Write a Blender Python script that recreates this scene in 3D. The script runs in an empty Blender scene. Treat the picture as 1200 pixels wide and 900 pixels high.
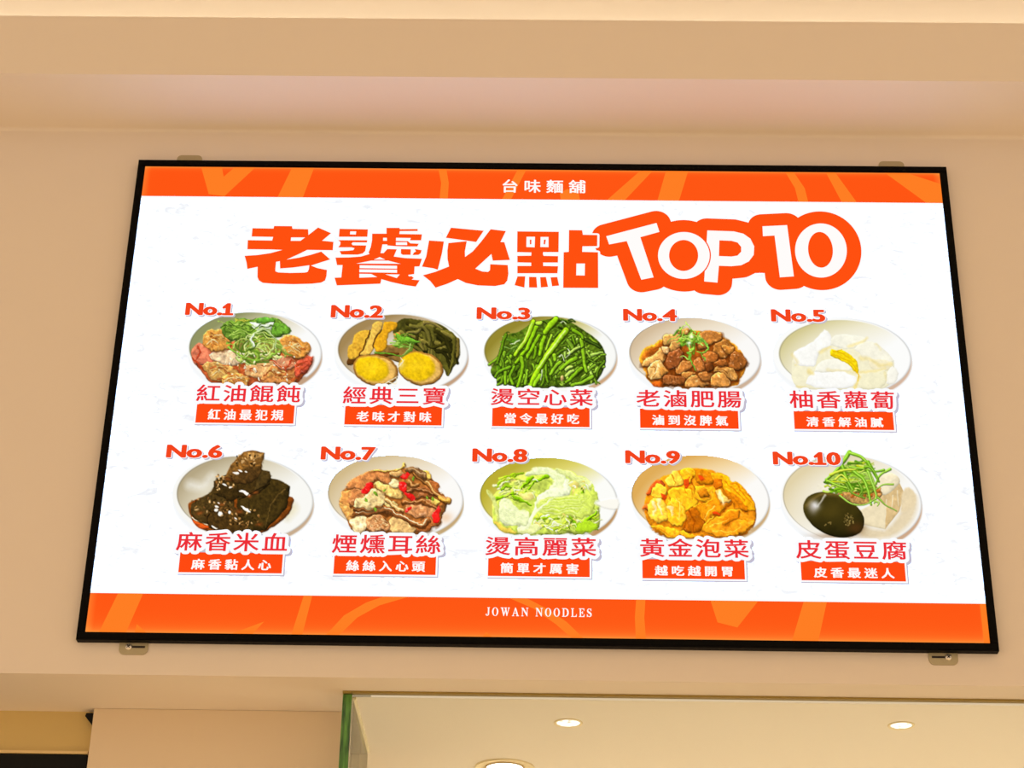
import bpy, bmesh, math, random
import numpy as np
from mathutils import Vector, Matrix, Euler
from mathutils.geometry import tessellate_polygon

S = bpy.context.scene
COL = S.collection
Z0 = 3.15                                   # height of the menu board's centre

# ------------------------------------------------------------------ camera
FPX = 2200.0
CAM = Vector((0.004127, -3.243216, -1.695738 + Z0))
EUL = Euler((2.0544226, -0.0164446, 0.0087305), 'XYZ')
cam = bpy.data.cameras.new('camera')
cam.sensor_fit = 'HORIZONTAL'
cam.sensor_width = 36.0
cam.lens = FPX / 1200 * 36
cam_o = bpy.data.objects.new('camera', cam)
COL.objects.link(cam_o)
cam_o.location = CAM
cam_o.rotation_euler = EUL
S.camera = cam_o

# ------------------------------------------------------------------ light
S.view_settings.view_transform = 'Standard'
S.view_settings.look = 'None'
S.view_settings.gamma = 1.0
S.view_settings.exposure = 0.0
S.view_settings.use_curve_mapping = False
S.cycles.max_bounces = 8
S.cycles.transparent_max_bounces = 12
world = bpy.data.worlds.new('room_ambient')
S.world = world
world.use_nodes = True
bg = world.node_tree.nodes['Background']
bg.inputs[0].default_value = (0.915, 0.69, 0.475, 1)
bg.inputs[1].default_value = 1.0


def area(name, loc, rot, size, size_y, col, power, spread=180):
    l = bpy.data.lights.new(name, 'AREA')
    l.shape = 'RECTANGLE'
    l.size, l.size_y, l.color, l.energy = size, size_y, col, power
    l.spread = math.radians(spread)
    o = bpy.data.objects.new(name, l)
    COL.objects.link(o)
    o.location, o.rotation_euler = loc, rot
    return o


for k_, x_ in enumerate((-1.8, 0.6, 2.6)):
    area('added_room_fill', (x_, -1.9, 4.6), (0, 0, 0), 1.2, 1.2, (1.0, 0.84, 0.42), 18.5, 70)  # added fill aimed at the floor, its bounce brightens the undersides
    area('added_back_room_fill', (x_ + .3, 1.7, 2.5), (0, 0, 0), 1.0, 1.6, (0.92, 1.0, 0.96), 47, 100)  # added fill below the low ceiling, lifts it by floor bounce


# ------------------------------------------------------------------ helpers
def lin(c):
    c = np.asarray(c, float) / 255
    return np.where(c <= .04045, c / 12.92, ((c + .055) / 1.055) ** 2.4)


def mat_surface(name, srgb, rough=.8, spec=.3, bump=0, scale=200, metal=0.0):
    m = bpy.data.materials.new(name)
    m.use_nodes = True
    nt = m.node_tree
    b = nt.nodes['Principled BSDF']
    b.inputs['Base Color'].default_value = (*lin(srgb), 1)
    b.inputs['Roughness'].default_value = rough
    b.inputs['Metallic'].default_value = metal
    b.inputs['Specular IOR Level'].default_value = spec
    if bump:
        n = nt.nodes.new('ShaderNodeTexNoise')
        n.inputs['Scale'].default_value = scale
        n.inputs['Detail'].default_value = 4
        g = nt.nodes.new('ShaderNodeNewGeometry')
        nt.links.new(g.outputs['Position'], n.inputs['Vector'])
        bp = nt.nodes.new('ShaderNodeBump')
        bp.inputs['Strength'].default_value = bump
        bp.inputs['Distance'].default_value = .002
        nt.links.new(n.outputs['Fac'], bp.inputs['Height'])
        nt.links.new(bp.outputs['Normal'], b.inputs['Normal'])
    return m


_em = {}


def mat_glow(srgb, strength=1.0, name=None):
    """back-lit film or lamp of one colour"""
    key = (tuple(srgb), strength)
    if key in _em:
        return _em[key]
    m = bpy.data.materials.new(name or 'backlit_film')
    m.use_nodes = True
    nt = m.node_tree
    nt.nodes.clear()
    e = nt.nodes.new('ShaderNodeEmission')
    o = nt.nodes.new('ShaderNodeOutputMaterial')
    e.inputs[0].default_value = (*lin(srgb), 1)
    e.inputs[1].default_value = strength
    nt.links.new(e.outputs[0], o.inputs[0])
    _em[key] = m
    return m


def mat_print():
    """back-lit printed picture: the ink colours live in the mesh"""
    m = bpy.data.materials.new('backlit_print')
    m.use_nodes = True
    nt = m.node_tree
    nt.nodes.clear()
    a = nt.nodes.new('ShaderNodeVertexColor')
    a.layer_name = 'ink'
    e = nt.nodes.new('ShaderNodeEmission')
    o = nt.nodes.new('ShaderNodeOutputMaterial')
    nt.links.new(a.outputs[0], e.inputs[0])
    nt.links.new(e.outputs[0], o.inputs[0])
    return m


def mesh_obj(name, verts, faces, mat, parent=None, smooth=False):
    me = bpy.data.meshes.new(name)
    off = Vector(parent_world(parent)) if parent else Vector((0, 0, 0))
    v = np.asarray(verts, float) - np.array(off)
    me.from_pydata(v.tolist(), [], [list(f) for f in faces])
    me.materials.append(mat)
    if smooth:
        for p in me.polygons:
            p.use_smooth = True
    o = bpy.data.objects.new(name, me)
    COL.objects.link(o)
    if parent:
        o.parent = parent
    return o


def parent_world(o):
    v = Vector(o.location)
    while o.parent:
        o = o.parent
        v += o.location
    return v


def empty(name, loc, label, cat, group=None):
    o = bpy.data.objects.new(name, None)
    o.empty_display_size = .1
    COL.objects.link(o)
    o.location = loc
    o['label'], o['category'] = label, cat
    if group:
        o['group'] = group
    return o


def box(x0, x1, y0, y1, z0, z1):
    v = [(x0, y0, z0), (x1, y0, z0), (x1, y1, z0), (x0, y1, z0), (x0, y0, z1), (x1, y0, z1), (x1, y1, z1), (x0, y1, z1)]
    f = [(3, 2, 1, 0), (4, 5, 6, 7), (0, 1, 5, 4), (1, 2, 6, 5), (2, 3, 7, 6), (3, 0, 4, 7)]
    return v, f


def bevel_box(name, dims, mat, parent=None, bev=.004):
    o = mesh_obj(name, *box(*dims), mat, parent)
    bm = bmesh.new()
    bm.from_mesh(o.data)
    bmesh.ops.bevel(bm, geom=bm.edges[:], offset=bev, segments=3, profile=.5, affect='EDGES')
    bm.to_mesh(o.data)
    bm.free()
    return o


def structure(name, v, f, mat):
    o = mesh_obj(name, v, f, mat)
    o['kind'] = 'structure'
    return o


RM = EUL.to_matrix()


def on_y(x, y, Y):
    """point of the plane y = Y that lies on a sight line through the survey position"""
    d = RM @ Vector(((x - 600) / FPX, (450 - y) / FPX, -1))
    return CAM + d * ((Y - CAM.y) / d.y)


def on_z(x, y, Z):
    d = RM @ Vector(((x - 600) / FPX, (450 - y) / FPX, -1))
    return CAM + d * ((Z - CAM.z) / d.z)


# ------------------------------------------------------------------ room
ZS, ZT = .615 + Z0, .7625 + Z0              # underside and top of the cove bulkhead
ZH = -.5882 + Z0                            # underside of the header = low ceiling
YW = .018                                   # face of the sign wall
wallm = mat_surface('warm_white_paint', (226, 214, 202), .75, .15, .05, 350)
ceilm = mat_surface('ceiling_paint', (236, 224, 200), .85, .2)
structure('wall_front', *box(-4, 4, YW, .30, ZH + .1, 4.9), wallm)
RF = .009                                   # plastered cove where the bulkhead meets the wall
yb = YW + .0006
prof = [(-.1745, ZT), (-.1745, ZS)] + [(yb - RF + RF * math.sin(math.pi / 2 * i / 10), ZS - RF + RF * math.cos(math.pi / 2 * i / 10)) for i in range(11)] + [(yb, ZT)]
nP = len(prof)
trim = structure('trim_1', [(-4, y, z) for y, z in prof] + [(4, y, z) for y, z in prof],
                 [tuple(range(nP)), tuple(range(2 * nP - 1, nP - 1, -1))] + [(i, i + nP, (i + 1) % nP + nP, (i + 1) % nP) for i in range(nP)], wallm)
for i_, p_ in enumerate(trim.data.polygons):
    p_.use_smooth = 4 <= i_ < 2 + nP - 2
bm = bmesh.new()
bm.from_mesh(trim.data)
bmesh.ops.recalc_face_normals(bm, faces=bm.faces)
bm.to_mesh(trim.data)
bm.free()
structure('ceiling', *box(-4, 4, -5, .3, 4.9, 5.0), ceilm)
structure('ceiling_back', *box(-4, 4, YW, 4.5, ZH, ZH + .1), wallm)
structure('floor', *box(-4, 4, -6, 6, -.1, 0), mat_surface('stone_floor', (226, 208, 184), .5))

# pillar and the wall set back to its left
cl, cr = on_z(111, 831, ZH), on_z(404, 833, ZH)
pillar = bevel_box('pillar', (cl.x, cr.x, .217, .75, 0, ZH - .0002), mat_surface('pillar_paint', (222, 203, 176), .8, .2, .05, 350), None, .0012)
pillar['kind'] = 'structure'
zol = on_y(40, 880, .240).z
structure('wall_left', *box(-4, cl.x + .01, .240, .34, zol, ZH), mat_surface('olive_paint', (205, 180, 120), .85, .2))

# ------------------------------------------------------------------ menu board
board = empty('menu_board', (0, YW, Z0 - .53), 'large black framed backlit menu board of ten noodle shop dishes on beige wall', 'menu board')
W, H, BZ = 1.68, 1.0557, .0149
YP = .004                                   # face of the back-lit film
K = .0002                                   # thickness of one film layer


def layer(k):
    return YP - K * k


def P2(x, y):
    p = on_y(x, y, YP)
    return (p.x, p.z)


framem = mat_surface('black_aluminium', (5, 4, 4), .45, .06)
fv, ff = [], []
for (x0, x1, z0, z1) in ((-W/2, W/2, H/2-BZ, H/2), (-W/2, W/2, -H/2, -H/2+BZ), (-W/2, -W/2+BZ, -H/2+BZ, H/2-BZ), (W/2-BZ, W/2, -H/2+BZ, H/2-BZ)):
    v, f = box(x0, x1, 0, YW - .0003, z0 + Z0, z1 + Z0)
    n = len(fv)
    fv += v
    ff += [tuple(i + n for i in q) for q in f]
frame = mesh_obj('frame', fv, ff, framem, board)
bm = bmesh.new()
bm.from_mesh(frame.data)
bmesh.ops.bevel(bm, geom=[e for e in bm.edges if all(v.co.y < -YW + .001 for v in e.verts)], offset=.0014, segments=2, affect='EDGES')
bm.to_mesh(frame.data)
bm.free()

# film: white marbled ground
pm = bpy.data.materials.new('backlit_white_film')
pm.use_nodes = True
nt = pm.node_tree
nt.nodes.clear()
e = nt.nodes.new('ShaderNodeEmission')
out = nt.nodes.new('ShaderNodeOutputMaterial')
nz = nt.nodes.new('ShaderNodeTexNoise')
nz.inputs['Scale'].default_value = 26
nz.inputs['Detail'].default_value = 6
nz.inputs['Roughness'].default_value = .62
nz.inputs['Distortion'].default_value = 1.6
geo = nt.nodes.new('ShaderNodeNewGeometry')
mp = nt.nodes.new('ShaderNodeMapping')
mp.inputs['Rotation'].default_value = (0, .8, 0)
mp.inputs['Scale'].default_value = (1.0, 1, 2.2)
rmp = nt.nodes.new('ShaderNodeValToRGB')
rmp.color_ramp.elements[0].position = .28
rmp.color_ramp.elements[0].color = (.86, .875, .93, 1)
mid = rmp.color_ramp.elements.new(.40)
mid.color = (.97, .985, 1.0, 1)
rmp.color_ramp.elements[2].position = .52
rmp.color_ramp.elements[2].color = (1.5, 2.1, 3.2, 1)
nt.links.new(geo.outputs['Position'], mp.inputs['Vector'])
nt.links.new(mp.outputs[0], nz.inputs['Vector'])
nt.links.new(nz.outputs['Fac'], rmp.inputs[0])
nt.links.new(rmp.outputs[0], e.inputs[0])
nt.links.new(e.outputs[0], out.inputs[0])
e.inputs[1].default_value = 1.0
mesh_obj('display_panel', *box(-W/2+BZ, W/2-BZ, YP, YW - .001, Z0 - H/2 + BZ, Z0 + H/2 - BZ), pm, board)


def flat(name, loops_list, k, mat, parent):
    """loops_list: list of (outer, hole, hole ...) in film coordinates (x, z)"""
    V, F = [], []
    for loops in loops_list:
        n = len(V)
        flatv = [p for lp in loops for p in lp]
        tri = tessellate_polygon([[Vector((p[0], p[1], 0)) for p in lp] for lp in loops])
        V += [(p[0], layer(k), p[1]) for p in flatv]
        F += [(a + n, b + n, c + n) for a, b, c in tri]
    return mesh_obj(name, V, fix(V, F), mat, parent)


def fix(V, F):
    r = []
    for f in F:
        a, b, c = V[f[0]], V[f[1]], V[f[2]]
        s = (b[0]-a[0])*(c[2]-a[2]) - (b[2]-a[2])*(c[0]-a[0])
        r.append(f if s > 0 else (f[0], f[2], f[1]))
    return r


def art(pts, ox=0, oz=0, s=1.0):
    return [P2(ox + x / s, oz + y / s) for x, y in pts]


def smooth_loop(pts, n=5):
    out_ = []
    N = len(pts)
    for i in range(N):
        p0, p1, p2, p3 = (np.array(pts[(i + j) % N], float) for j in (-1, 0, 1, 2))
        for t in np.linspace(0, 1, n, endpoint=False):
            out_.append(tuple(.5 * ((2*p1) + (-p0+p2)*t + (2*p0-5*p1+4*p2-p3)*t*t + (-p0+3*p1-3*p2+p3)*t**3)))
    return out_


def ell_pts(cx, cy, rx, ry, rot=0, n=48):
    c, s = math.cos(rot), math.sin(rot)
    return [(cx + rx*math.cos(a)*c - ry*math.sin(a)*s, cy + rx*math.cos(a)*s + ry*math.sin(a)*c) for a in (2*math.pi*i/n for i in range(n))]


# ---- lettering from the built-in font, one glyph at a time
_gl = {}


def glyph(ch):
    """(verts, faces, outline edges) of one character, 1 unit high"""
    if ch in _gl:
        return _gl[ch]
    c = bpy.data.curves.new('g', 'FONT')
    c.body = ch
    c.resolution_u = 3
    o = bpy.data.objects.new('g', c)
    COL.objects.link(o)
    dg = bpy.context.evaluated_depsgraph_get()
    dg.update()
    me = bpy.data.meshes.new_from_object(o.evaluated_get(dg))
    v = np.array([tuple(q.co[:2]) for q in me.vertices]).reshape(-1, 2)
    f = [tuple(p.vertices) for p in me.polygons]
    cnt = {}
    for p in f:
        for i in range(len(p)):
            k = tuple(sorted((p[i], p[(i + 1) % len(p)])))
            cnt[k] = cnt.get(k, 0) + 1
    ed = [k for k, n in cnt.items() if n == 1]
    bpy.data.objects.remove(o)
    bpy.data.curves.remove(c)
    bpy.data.meshes.remove(me)
    _gl[ch] = (v, f, ed)
    return _gl[ch]


def advance():
    if 'adv' not in _gl:
        c = bpy.data.curves.new('g', 'FONT')
        c.body = '田田'
        o = bpy.data.objects.new('g', c)
        COL.objects.link(o)
        bpy.context.view_layer.update()
        w2 = o.dimensions.x
        a = glyph('田')[0]
        _gl['adv'] = w2 - (a[:, 0].max() - a[:, 0].min())
        bpy.data.objects.remove(o)
    return _gl['adv']


def cjk_line(text, x0, x1, z0, z1, fill=.86):
    """square characters evenly spread over the box -> list of (verts, faces, edges) in film coordinates"""
    a = advance()
    n = len(text)
    pitch = (x1 - x0) / (n - 1 + fill)
    gs = [glyph(ch) for ch in text]
    lo = min(g[0][:, 1].min() for g in gs)
    hi = max(g[0][:, 1].max() for g in gs)
    sy = (z1 - z0) / (hi - lo)
    sx = pitch * fill / (a * .93)
    r = []
    for i, g in enumerate(gs):
        cx = x0 + pitch * fill / 2 + pitch * i
        v = g[0].copy()
        v[:, 0] = (v[:, 0] - a / 2) * sx + cx
        v[:, 1] = (v[:, 1] - lo) * sy + z0
        r.append((v, g[1], g[2]))
    return r


def thicken(glyphs, k, name, mat, parent, rx=0, rz=None, fill=True, dx=0, dz=0, n=8):
    rz = rx if rz is None else rz
    V, F = [], []
    for v, f, ed in glyphs:
        if fill:
            b = len(V)
            V += [(p[0] + dx, layer(k), p[1] + dz) for p in v]
            F += [tuple(i + b for i in q) for q in f]
        if rx > 0:
            used = set()
            for i, j in ed:
                a, c = v[i], v[j]
                d = (c - a) / np.array([rx, rz])
                L = np.hypot(*d)
                if L < 1e-9:
                    continue
                nn = np.array([-d[1], d[0]]) / L * np.array([rx, rz])
                b = len(V)
                for q in (a - nn, c - nn, c + nn, a + nn):
                    V.append((q[0] + dx, layer(k), q[1] + dz))
                F.append((b, b+1, b+2, b+3))
                used |= {i, j}
            for i in used:
                b = len(V)
                for t in range(n):
                    A = 2 * math.pi * t / n
                    V.append((v[i][0] + rx * math.cos(A) + dx, layer(k), v[i][1] + rz * math.sin(A) + dz))
                F.append(tuple(range(b, b + n)))
    return mesh_obj(name, V, F, mat, parent)


PX = 1 / 600.0                              # about one picture unit on the film, in metres


def rect_film(x0, y0, x1, y1):
    """film rectangle from two corners measured on the artwork"""
    ym, xm = (y0 + y1) / 2, (x0 + x1) / 2
    return P2(x0, ym)[0], P2(x1, ym)[0], P2(xm, y1)[1], P2(xm, y0)[1]


# ---- orange bands
ORANGE = (255, 86, 20)
inkm = mat_print()


def glow_band(name, x0, x1, z0, z1, k, parent, light_low):
    """orange film, brighter along the edge lit by the LED strip"""
    nx, nz_ = 120, 24
    xs = np.linspace(x0, x1, nx)
    zs = np.linspace(z0, z1, nz_)
    V = [(x, layer(k), z) for z in zs for x in xs]
    F = [(j*nx+i, j*nx+i+1, (j+1)*nx+i+1, (j+1)*nx+i) for j in range(nz_-1) for i in range(nx-1)]
    o = mesh_obj(name, V, F, inkm, parent)
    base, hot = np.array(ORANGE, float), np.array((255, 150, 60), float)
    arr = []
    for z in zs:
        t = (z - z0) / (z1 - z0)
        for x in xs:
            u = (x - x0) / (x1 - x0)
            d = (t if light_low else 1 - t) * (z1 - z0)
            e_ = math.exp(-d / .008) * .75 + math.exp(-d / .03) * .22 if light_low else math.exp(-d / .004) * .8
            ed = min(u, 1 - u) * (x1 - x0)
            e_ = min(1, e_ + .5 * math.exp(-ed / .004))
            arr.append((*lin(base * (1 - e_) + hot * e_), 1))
    ca = o.data.color_attributes.new('ink', 'FLOAT_COLOR', 'POINT')
    ca.data.foreach_set('color', np.array(arr, dtype=np.float32).ravel())
    return o


XL, XR = -W/2 + BZ, W/2 - BZ
ZTOP, ZBOT = Z0 + H/2 - BZ, Z0 - H/2 + BZ
zh1 = (P2(166, 229.5)[1] + P2(1105.4, 238.3)[1]) / 2
zf1 = (P2(105.5, 694.5)[1] + P2(1156, 708)[1]) / 2
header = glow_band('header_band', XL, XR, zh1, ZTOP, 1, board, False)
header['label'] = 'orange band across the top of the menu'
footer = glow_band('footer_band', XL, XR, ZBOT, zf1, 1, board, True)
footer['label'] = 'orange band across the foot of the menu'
light = mat_glow((255, 126, 36))
EDGE_WHITE = mat_glow((252, 254, 255))             # white of margins added to curb the panel's bleed, and of the printed white_edge
flat('added_white_margin', [[[(XL, zh1 - .005), (XR, zh1 - .005), (XR, zh1), (XL, zh1)]]], .5, EDGE_WHITE, header)
flat('added_white_margin', [[[(XL, zf1), (XR, zf1), (XR, zf1 + .005), (XL, zf1 + .005)]]], .5, EDGE_WHITE, footer)


def clip_loop(pts, z0, z1):
    for sgn, lim in ((1, z0), (-1, z1)):
        o_ = []
        for i in range(len(pts)):
            a, b = pts[i], pts[(i + 1) % len(pts)]
            ia, ib = sgn * (a[1] - lim) >= 0, sgn * (b[1] - lim) >= 0
            if ia:
                o_.append(a)
            if ia != ib:
                t = (lim - a[1]) / (b[1] - a[1])
                o_.append((a[0] + t * (b[0] - a[0]), lim))
        pts = o_
    return [(min(max(x, XL), XR), z) for x, z in pts]


for q, (ox, oy, s) in (
        ([(172, 10), (232, 10), (238, 42), (275, 10), (335, 10), (240, 98), (195, 92)], (165, 190, 2.449)),
        ([(437, 10), (500, 10), (462, 110), (388, 110)], (165, 190, 2.449)),
        ([(853, 15), (876, 15), (884, 60), (880, 120), (856, 120), (862, 60)], (165, 190, 2.449)),
        ([(1085, 15), (1110, 15), (1056, 120), (1030, 120)], (165, 190, 2.449)),
        ([(760, 215), (850, 165), (980, 205), (1002, 320), (775, 320)], (580, 205, 10)),
        ([(270, 25), (306, 25), (214, 122), (160, 122)], (640, 190, 2.449)),
        ([(344, 25), (408, 25), (378, 122), (316, 122)], (640, 190, 2.449)),
        ([(684, 25), (708, 25), (742, 75), (754, 122), (726, 122), (714, 75)], (640, 190, 2.449)),
        ([(800, 25), (826, 25), (896, 122), (852, 122)], (640, 190, 2.449)),
        ([(60, 255), (330, 255), (900, 430), (900, 720), (700, 720)], (1030, 180, 12))):
    flat('swoosh', [[clip_loop(art(q, ox, oy, s), zh1, ZTOP)]], 2, light, header)
for q, (ox, oy, s) in (
        ([(192, 30), (306, 30), (218, 230), (94, 230)], (90, 685, 3.871)),
        ([(272, 180), (320, 222), (262, 222)], (90, 685, 3.871)),
        ([(850, 168), (790, 232), (680, 232)], (90, 685, 3.871)),
        ([(1034, 36), (1072, 36), (1022, 232), (972, 232)], (90, 685, 3.871)),
        ([(310, 40), (420, 45), (250, 95), (150, 150), (65, 232), (5, 232), (90, 140), (190, 82)], (380, 685, 3.871)),
        ([(790, 40), (880, 42), (1010, 110), (1100, 170), (1182, 250), (1130, 250), (1050, 180), (950, 110)], (380, 685, 3.871)),
        ([(735, 216), (765, 242), (715, 242)], (380, 685, 3.871)),
        ([(332, 50), (374, 50), (368, 150), (376, 260), (330, 260), (325, 150)], (660, 685, 3.871)),
        ([(662, 55), (900, 55), (790, 195), (700, 172)], (660, 685, 3.871)),
        ([(1096, 60), (1200, 60), (1156, 262), (1036, 262)], (660, 685, 3.871)),
        ([(1062, 80), (1120, 80), (1140, 310), (1086, 310)], (900, 685, 4.286))):
    flat('swoosh', [[clip_loop(art(q, ox, oy, s), ZBOT, zf1)]], 2, light, footer)

WHITE = mat_glow((255, 252, 250))
r = rect_film(588, 211, 686, 226)
thicken(cjk_line('台味麵舖', *r, fill=.72), 3, 'shop_lettering', WHITE, header, .0008, .0005, n=6)

# serif capitals of the footer, drawn as strokes in a 10-high cell
SER = {
    'J': (6, [[(2.6, 0), (6, 0), (6, .7), (5.2, .9), (5.2, 7.4), (4.6, 9), (3, 10), (1.2, 9.8), (.2, 8.8), (.5, 7.6), (1.5, 7.5), (2, 8.3), (1.9, 9.2), (2.8, 9.2), (3.3, 8), (3.3, .9), (2.6, .7)]]),
    'O': (9, 'O'),
    'W': (13, [[(0, 0), (4.2, 0), (4.2, .7), (3.4, .9), (5, 6.6), (6.4, 2.6), (5.9, .9), (5.2, .7), (5.2, 0), (8.8, 0), (8.8, .7), (8, .9), (9.4, 6.6), (11, 1), (10, .7), (10, 0), (13, 0), (13, .7), (12.2, 1), (9.3, 10), (8.5, 10), (6.8, 4.4), (4.9, 10), (4, 10), (1.1, 1), (0, .7)]]),
    'A': (10, [[(4.4, 0), (5.6, 0), (9, 9.1), (10, 9.3), (10, 10), (6, 10), (6, 9.3), (6.9, 9.1), (6.1, 7), (2.9, 7), (2.2, 9.1), (3.3, 9.3), (3.3, 10), (0, 10), (0, 9.3), (1, 9.1)], [(4.5, 2.6), (5.8, 6.2), (3.2, 6.2)]]),
    'N': (10, [[(0, 0), (3, 0), (7.9, 6.6), (7.9, .9), (6.7, .7), (6.7, 0), (10, 0), (10, .7), (8.8, .9), (8.8, 10), (7.9, 10), (2, 2.2), (2, 9.1), (3.2, 9.3), (3.2, 10), (0, 10), (0, 9.3), (1.1, 9.1), (1.1, .9), (0, .7)]]),
    'D': (9.5, [[(0, 0), (5, 0), (7.6, .8), (9.2, 3), (9.4, 5), (9.2, 7), (7.6, 9.2), (5, 10), (0, 10), (0, 9.3), (1.1, 9.1), (1.1, .9), (0, .7)], [(3, .8), (4.8, .9), (6.4, 1.9), (7.2, 5), (6.4, 8.1), (4.8, 9.1), (3, 9.2)]]),
    'L': (8, [[(0, 0), (4.2, 0), (4.2, .7), (3, .9), (3, 9.2), (5.4, 9.2), (7, 8.4), (7.4, 6.8), (8.1, 6.8), (7.9, 10), (0, 10), (0, 9.3), (1.1, 9.1), (1.1, .9), (0, .7)]]),
    'E': (8, [[(0, 0), (7.5, 0), (7.6, 2.9), (6.9, 2.9), (6.2, 1.2), (4.8, .8), (3, .8), (3, 4.5), (4.3, 4.4), (5, 3.2), (5.6, 3.2), (5.6, 6.8), (5, 6.8), (4.3, 5.5), (3, 5.3), (3, 9.2), (5, 9.2), (6.6, 8.5), (7.3, 6.8), (8, 6.8), (7.8, 10), (0, 10), (0, 9.3), (1.1, 9.1), (1.1, .9), (0, .7)]]),
    'S': (7, [[(6.2, 0), (6.3, 3), (5.6, 3), (4.8, 1.3), (3.4, .8), (2.2, 1.2), (1.9, 2.2), (2.6, 3.2), (5, 4.4), (6.6, 5.7), (6.9, 7.4), (6.2, 9.1), (4.4, 10), (2.8, 9.9), (1.4, 9.2), (.7, 10), (.1, 10), (0, 6.6), (.7, 6.6), (1.6, 8.5), (3.3, 9.2), (4.7, 8.8), (5, 7.6), (4.2, 6.5), (1.8, 5.3), (.4, 4), (.1, 2.4), (.9, .9), (2.4, .1), (3.6, 0), (5, .7), (5.6, 0)]]),
    ' ': (4, []),
}
fx0, fx1, fz0, fz1 = rect_film(569, 712.5, 693.5, 722.5)
txt = 'JOWAN NOODLES'
tot = sum(SER[c][0] for c in txt) + 3.2 * (len(txt) - 1)
ux, uz = (fx1 - fx0) / tot, (fz1 - fz0) / 10
loops, cur = [], 0
for c in txt:
    w_, lp = SER[c]
    if lp == 'O':
        lp = [ell_pts(4.5, 5, 4.5, 5.1, n=24), ell_pts(4.5, 5, 2.3, 4.5, n=24)]
    if lp:
        loops.append([[(fx0 + (cur + a) * ux, fz1 - b * uz) for a, b in q] for q in lp])
    cur += w_ + 3.2
flat('shop_lettering', loops, 3, WHITE, footer)

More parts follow.
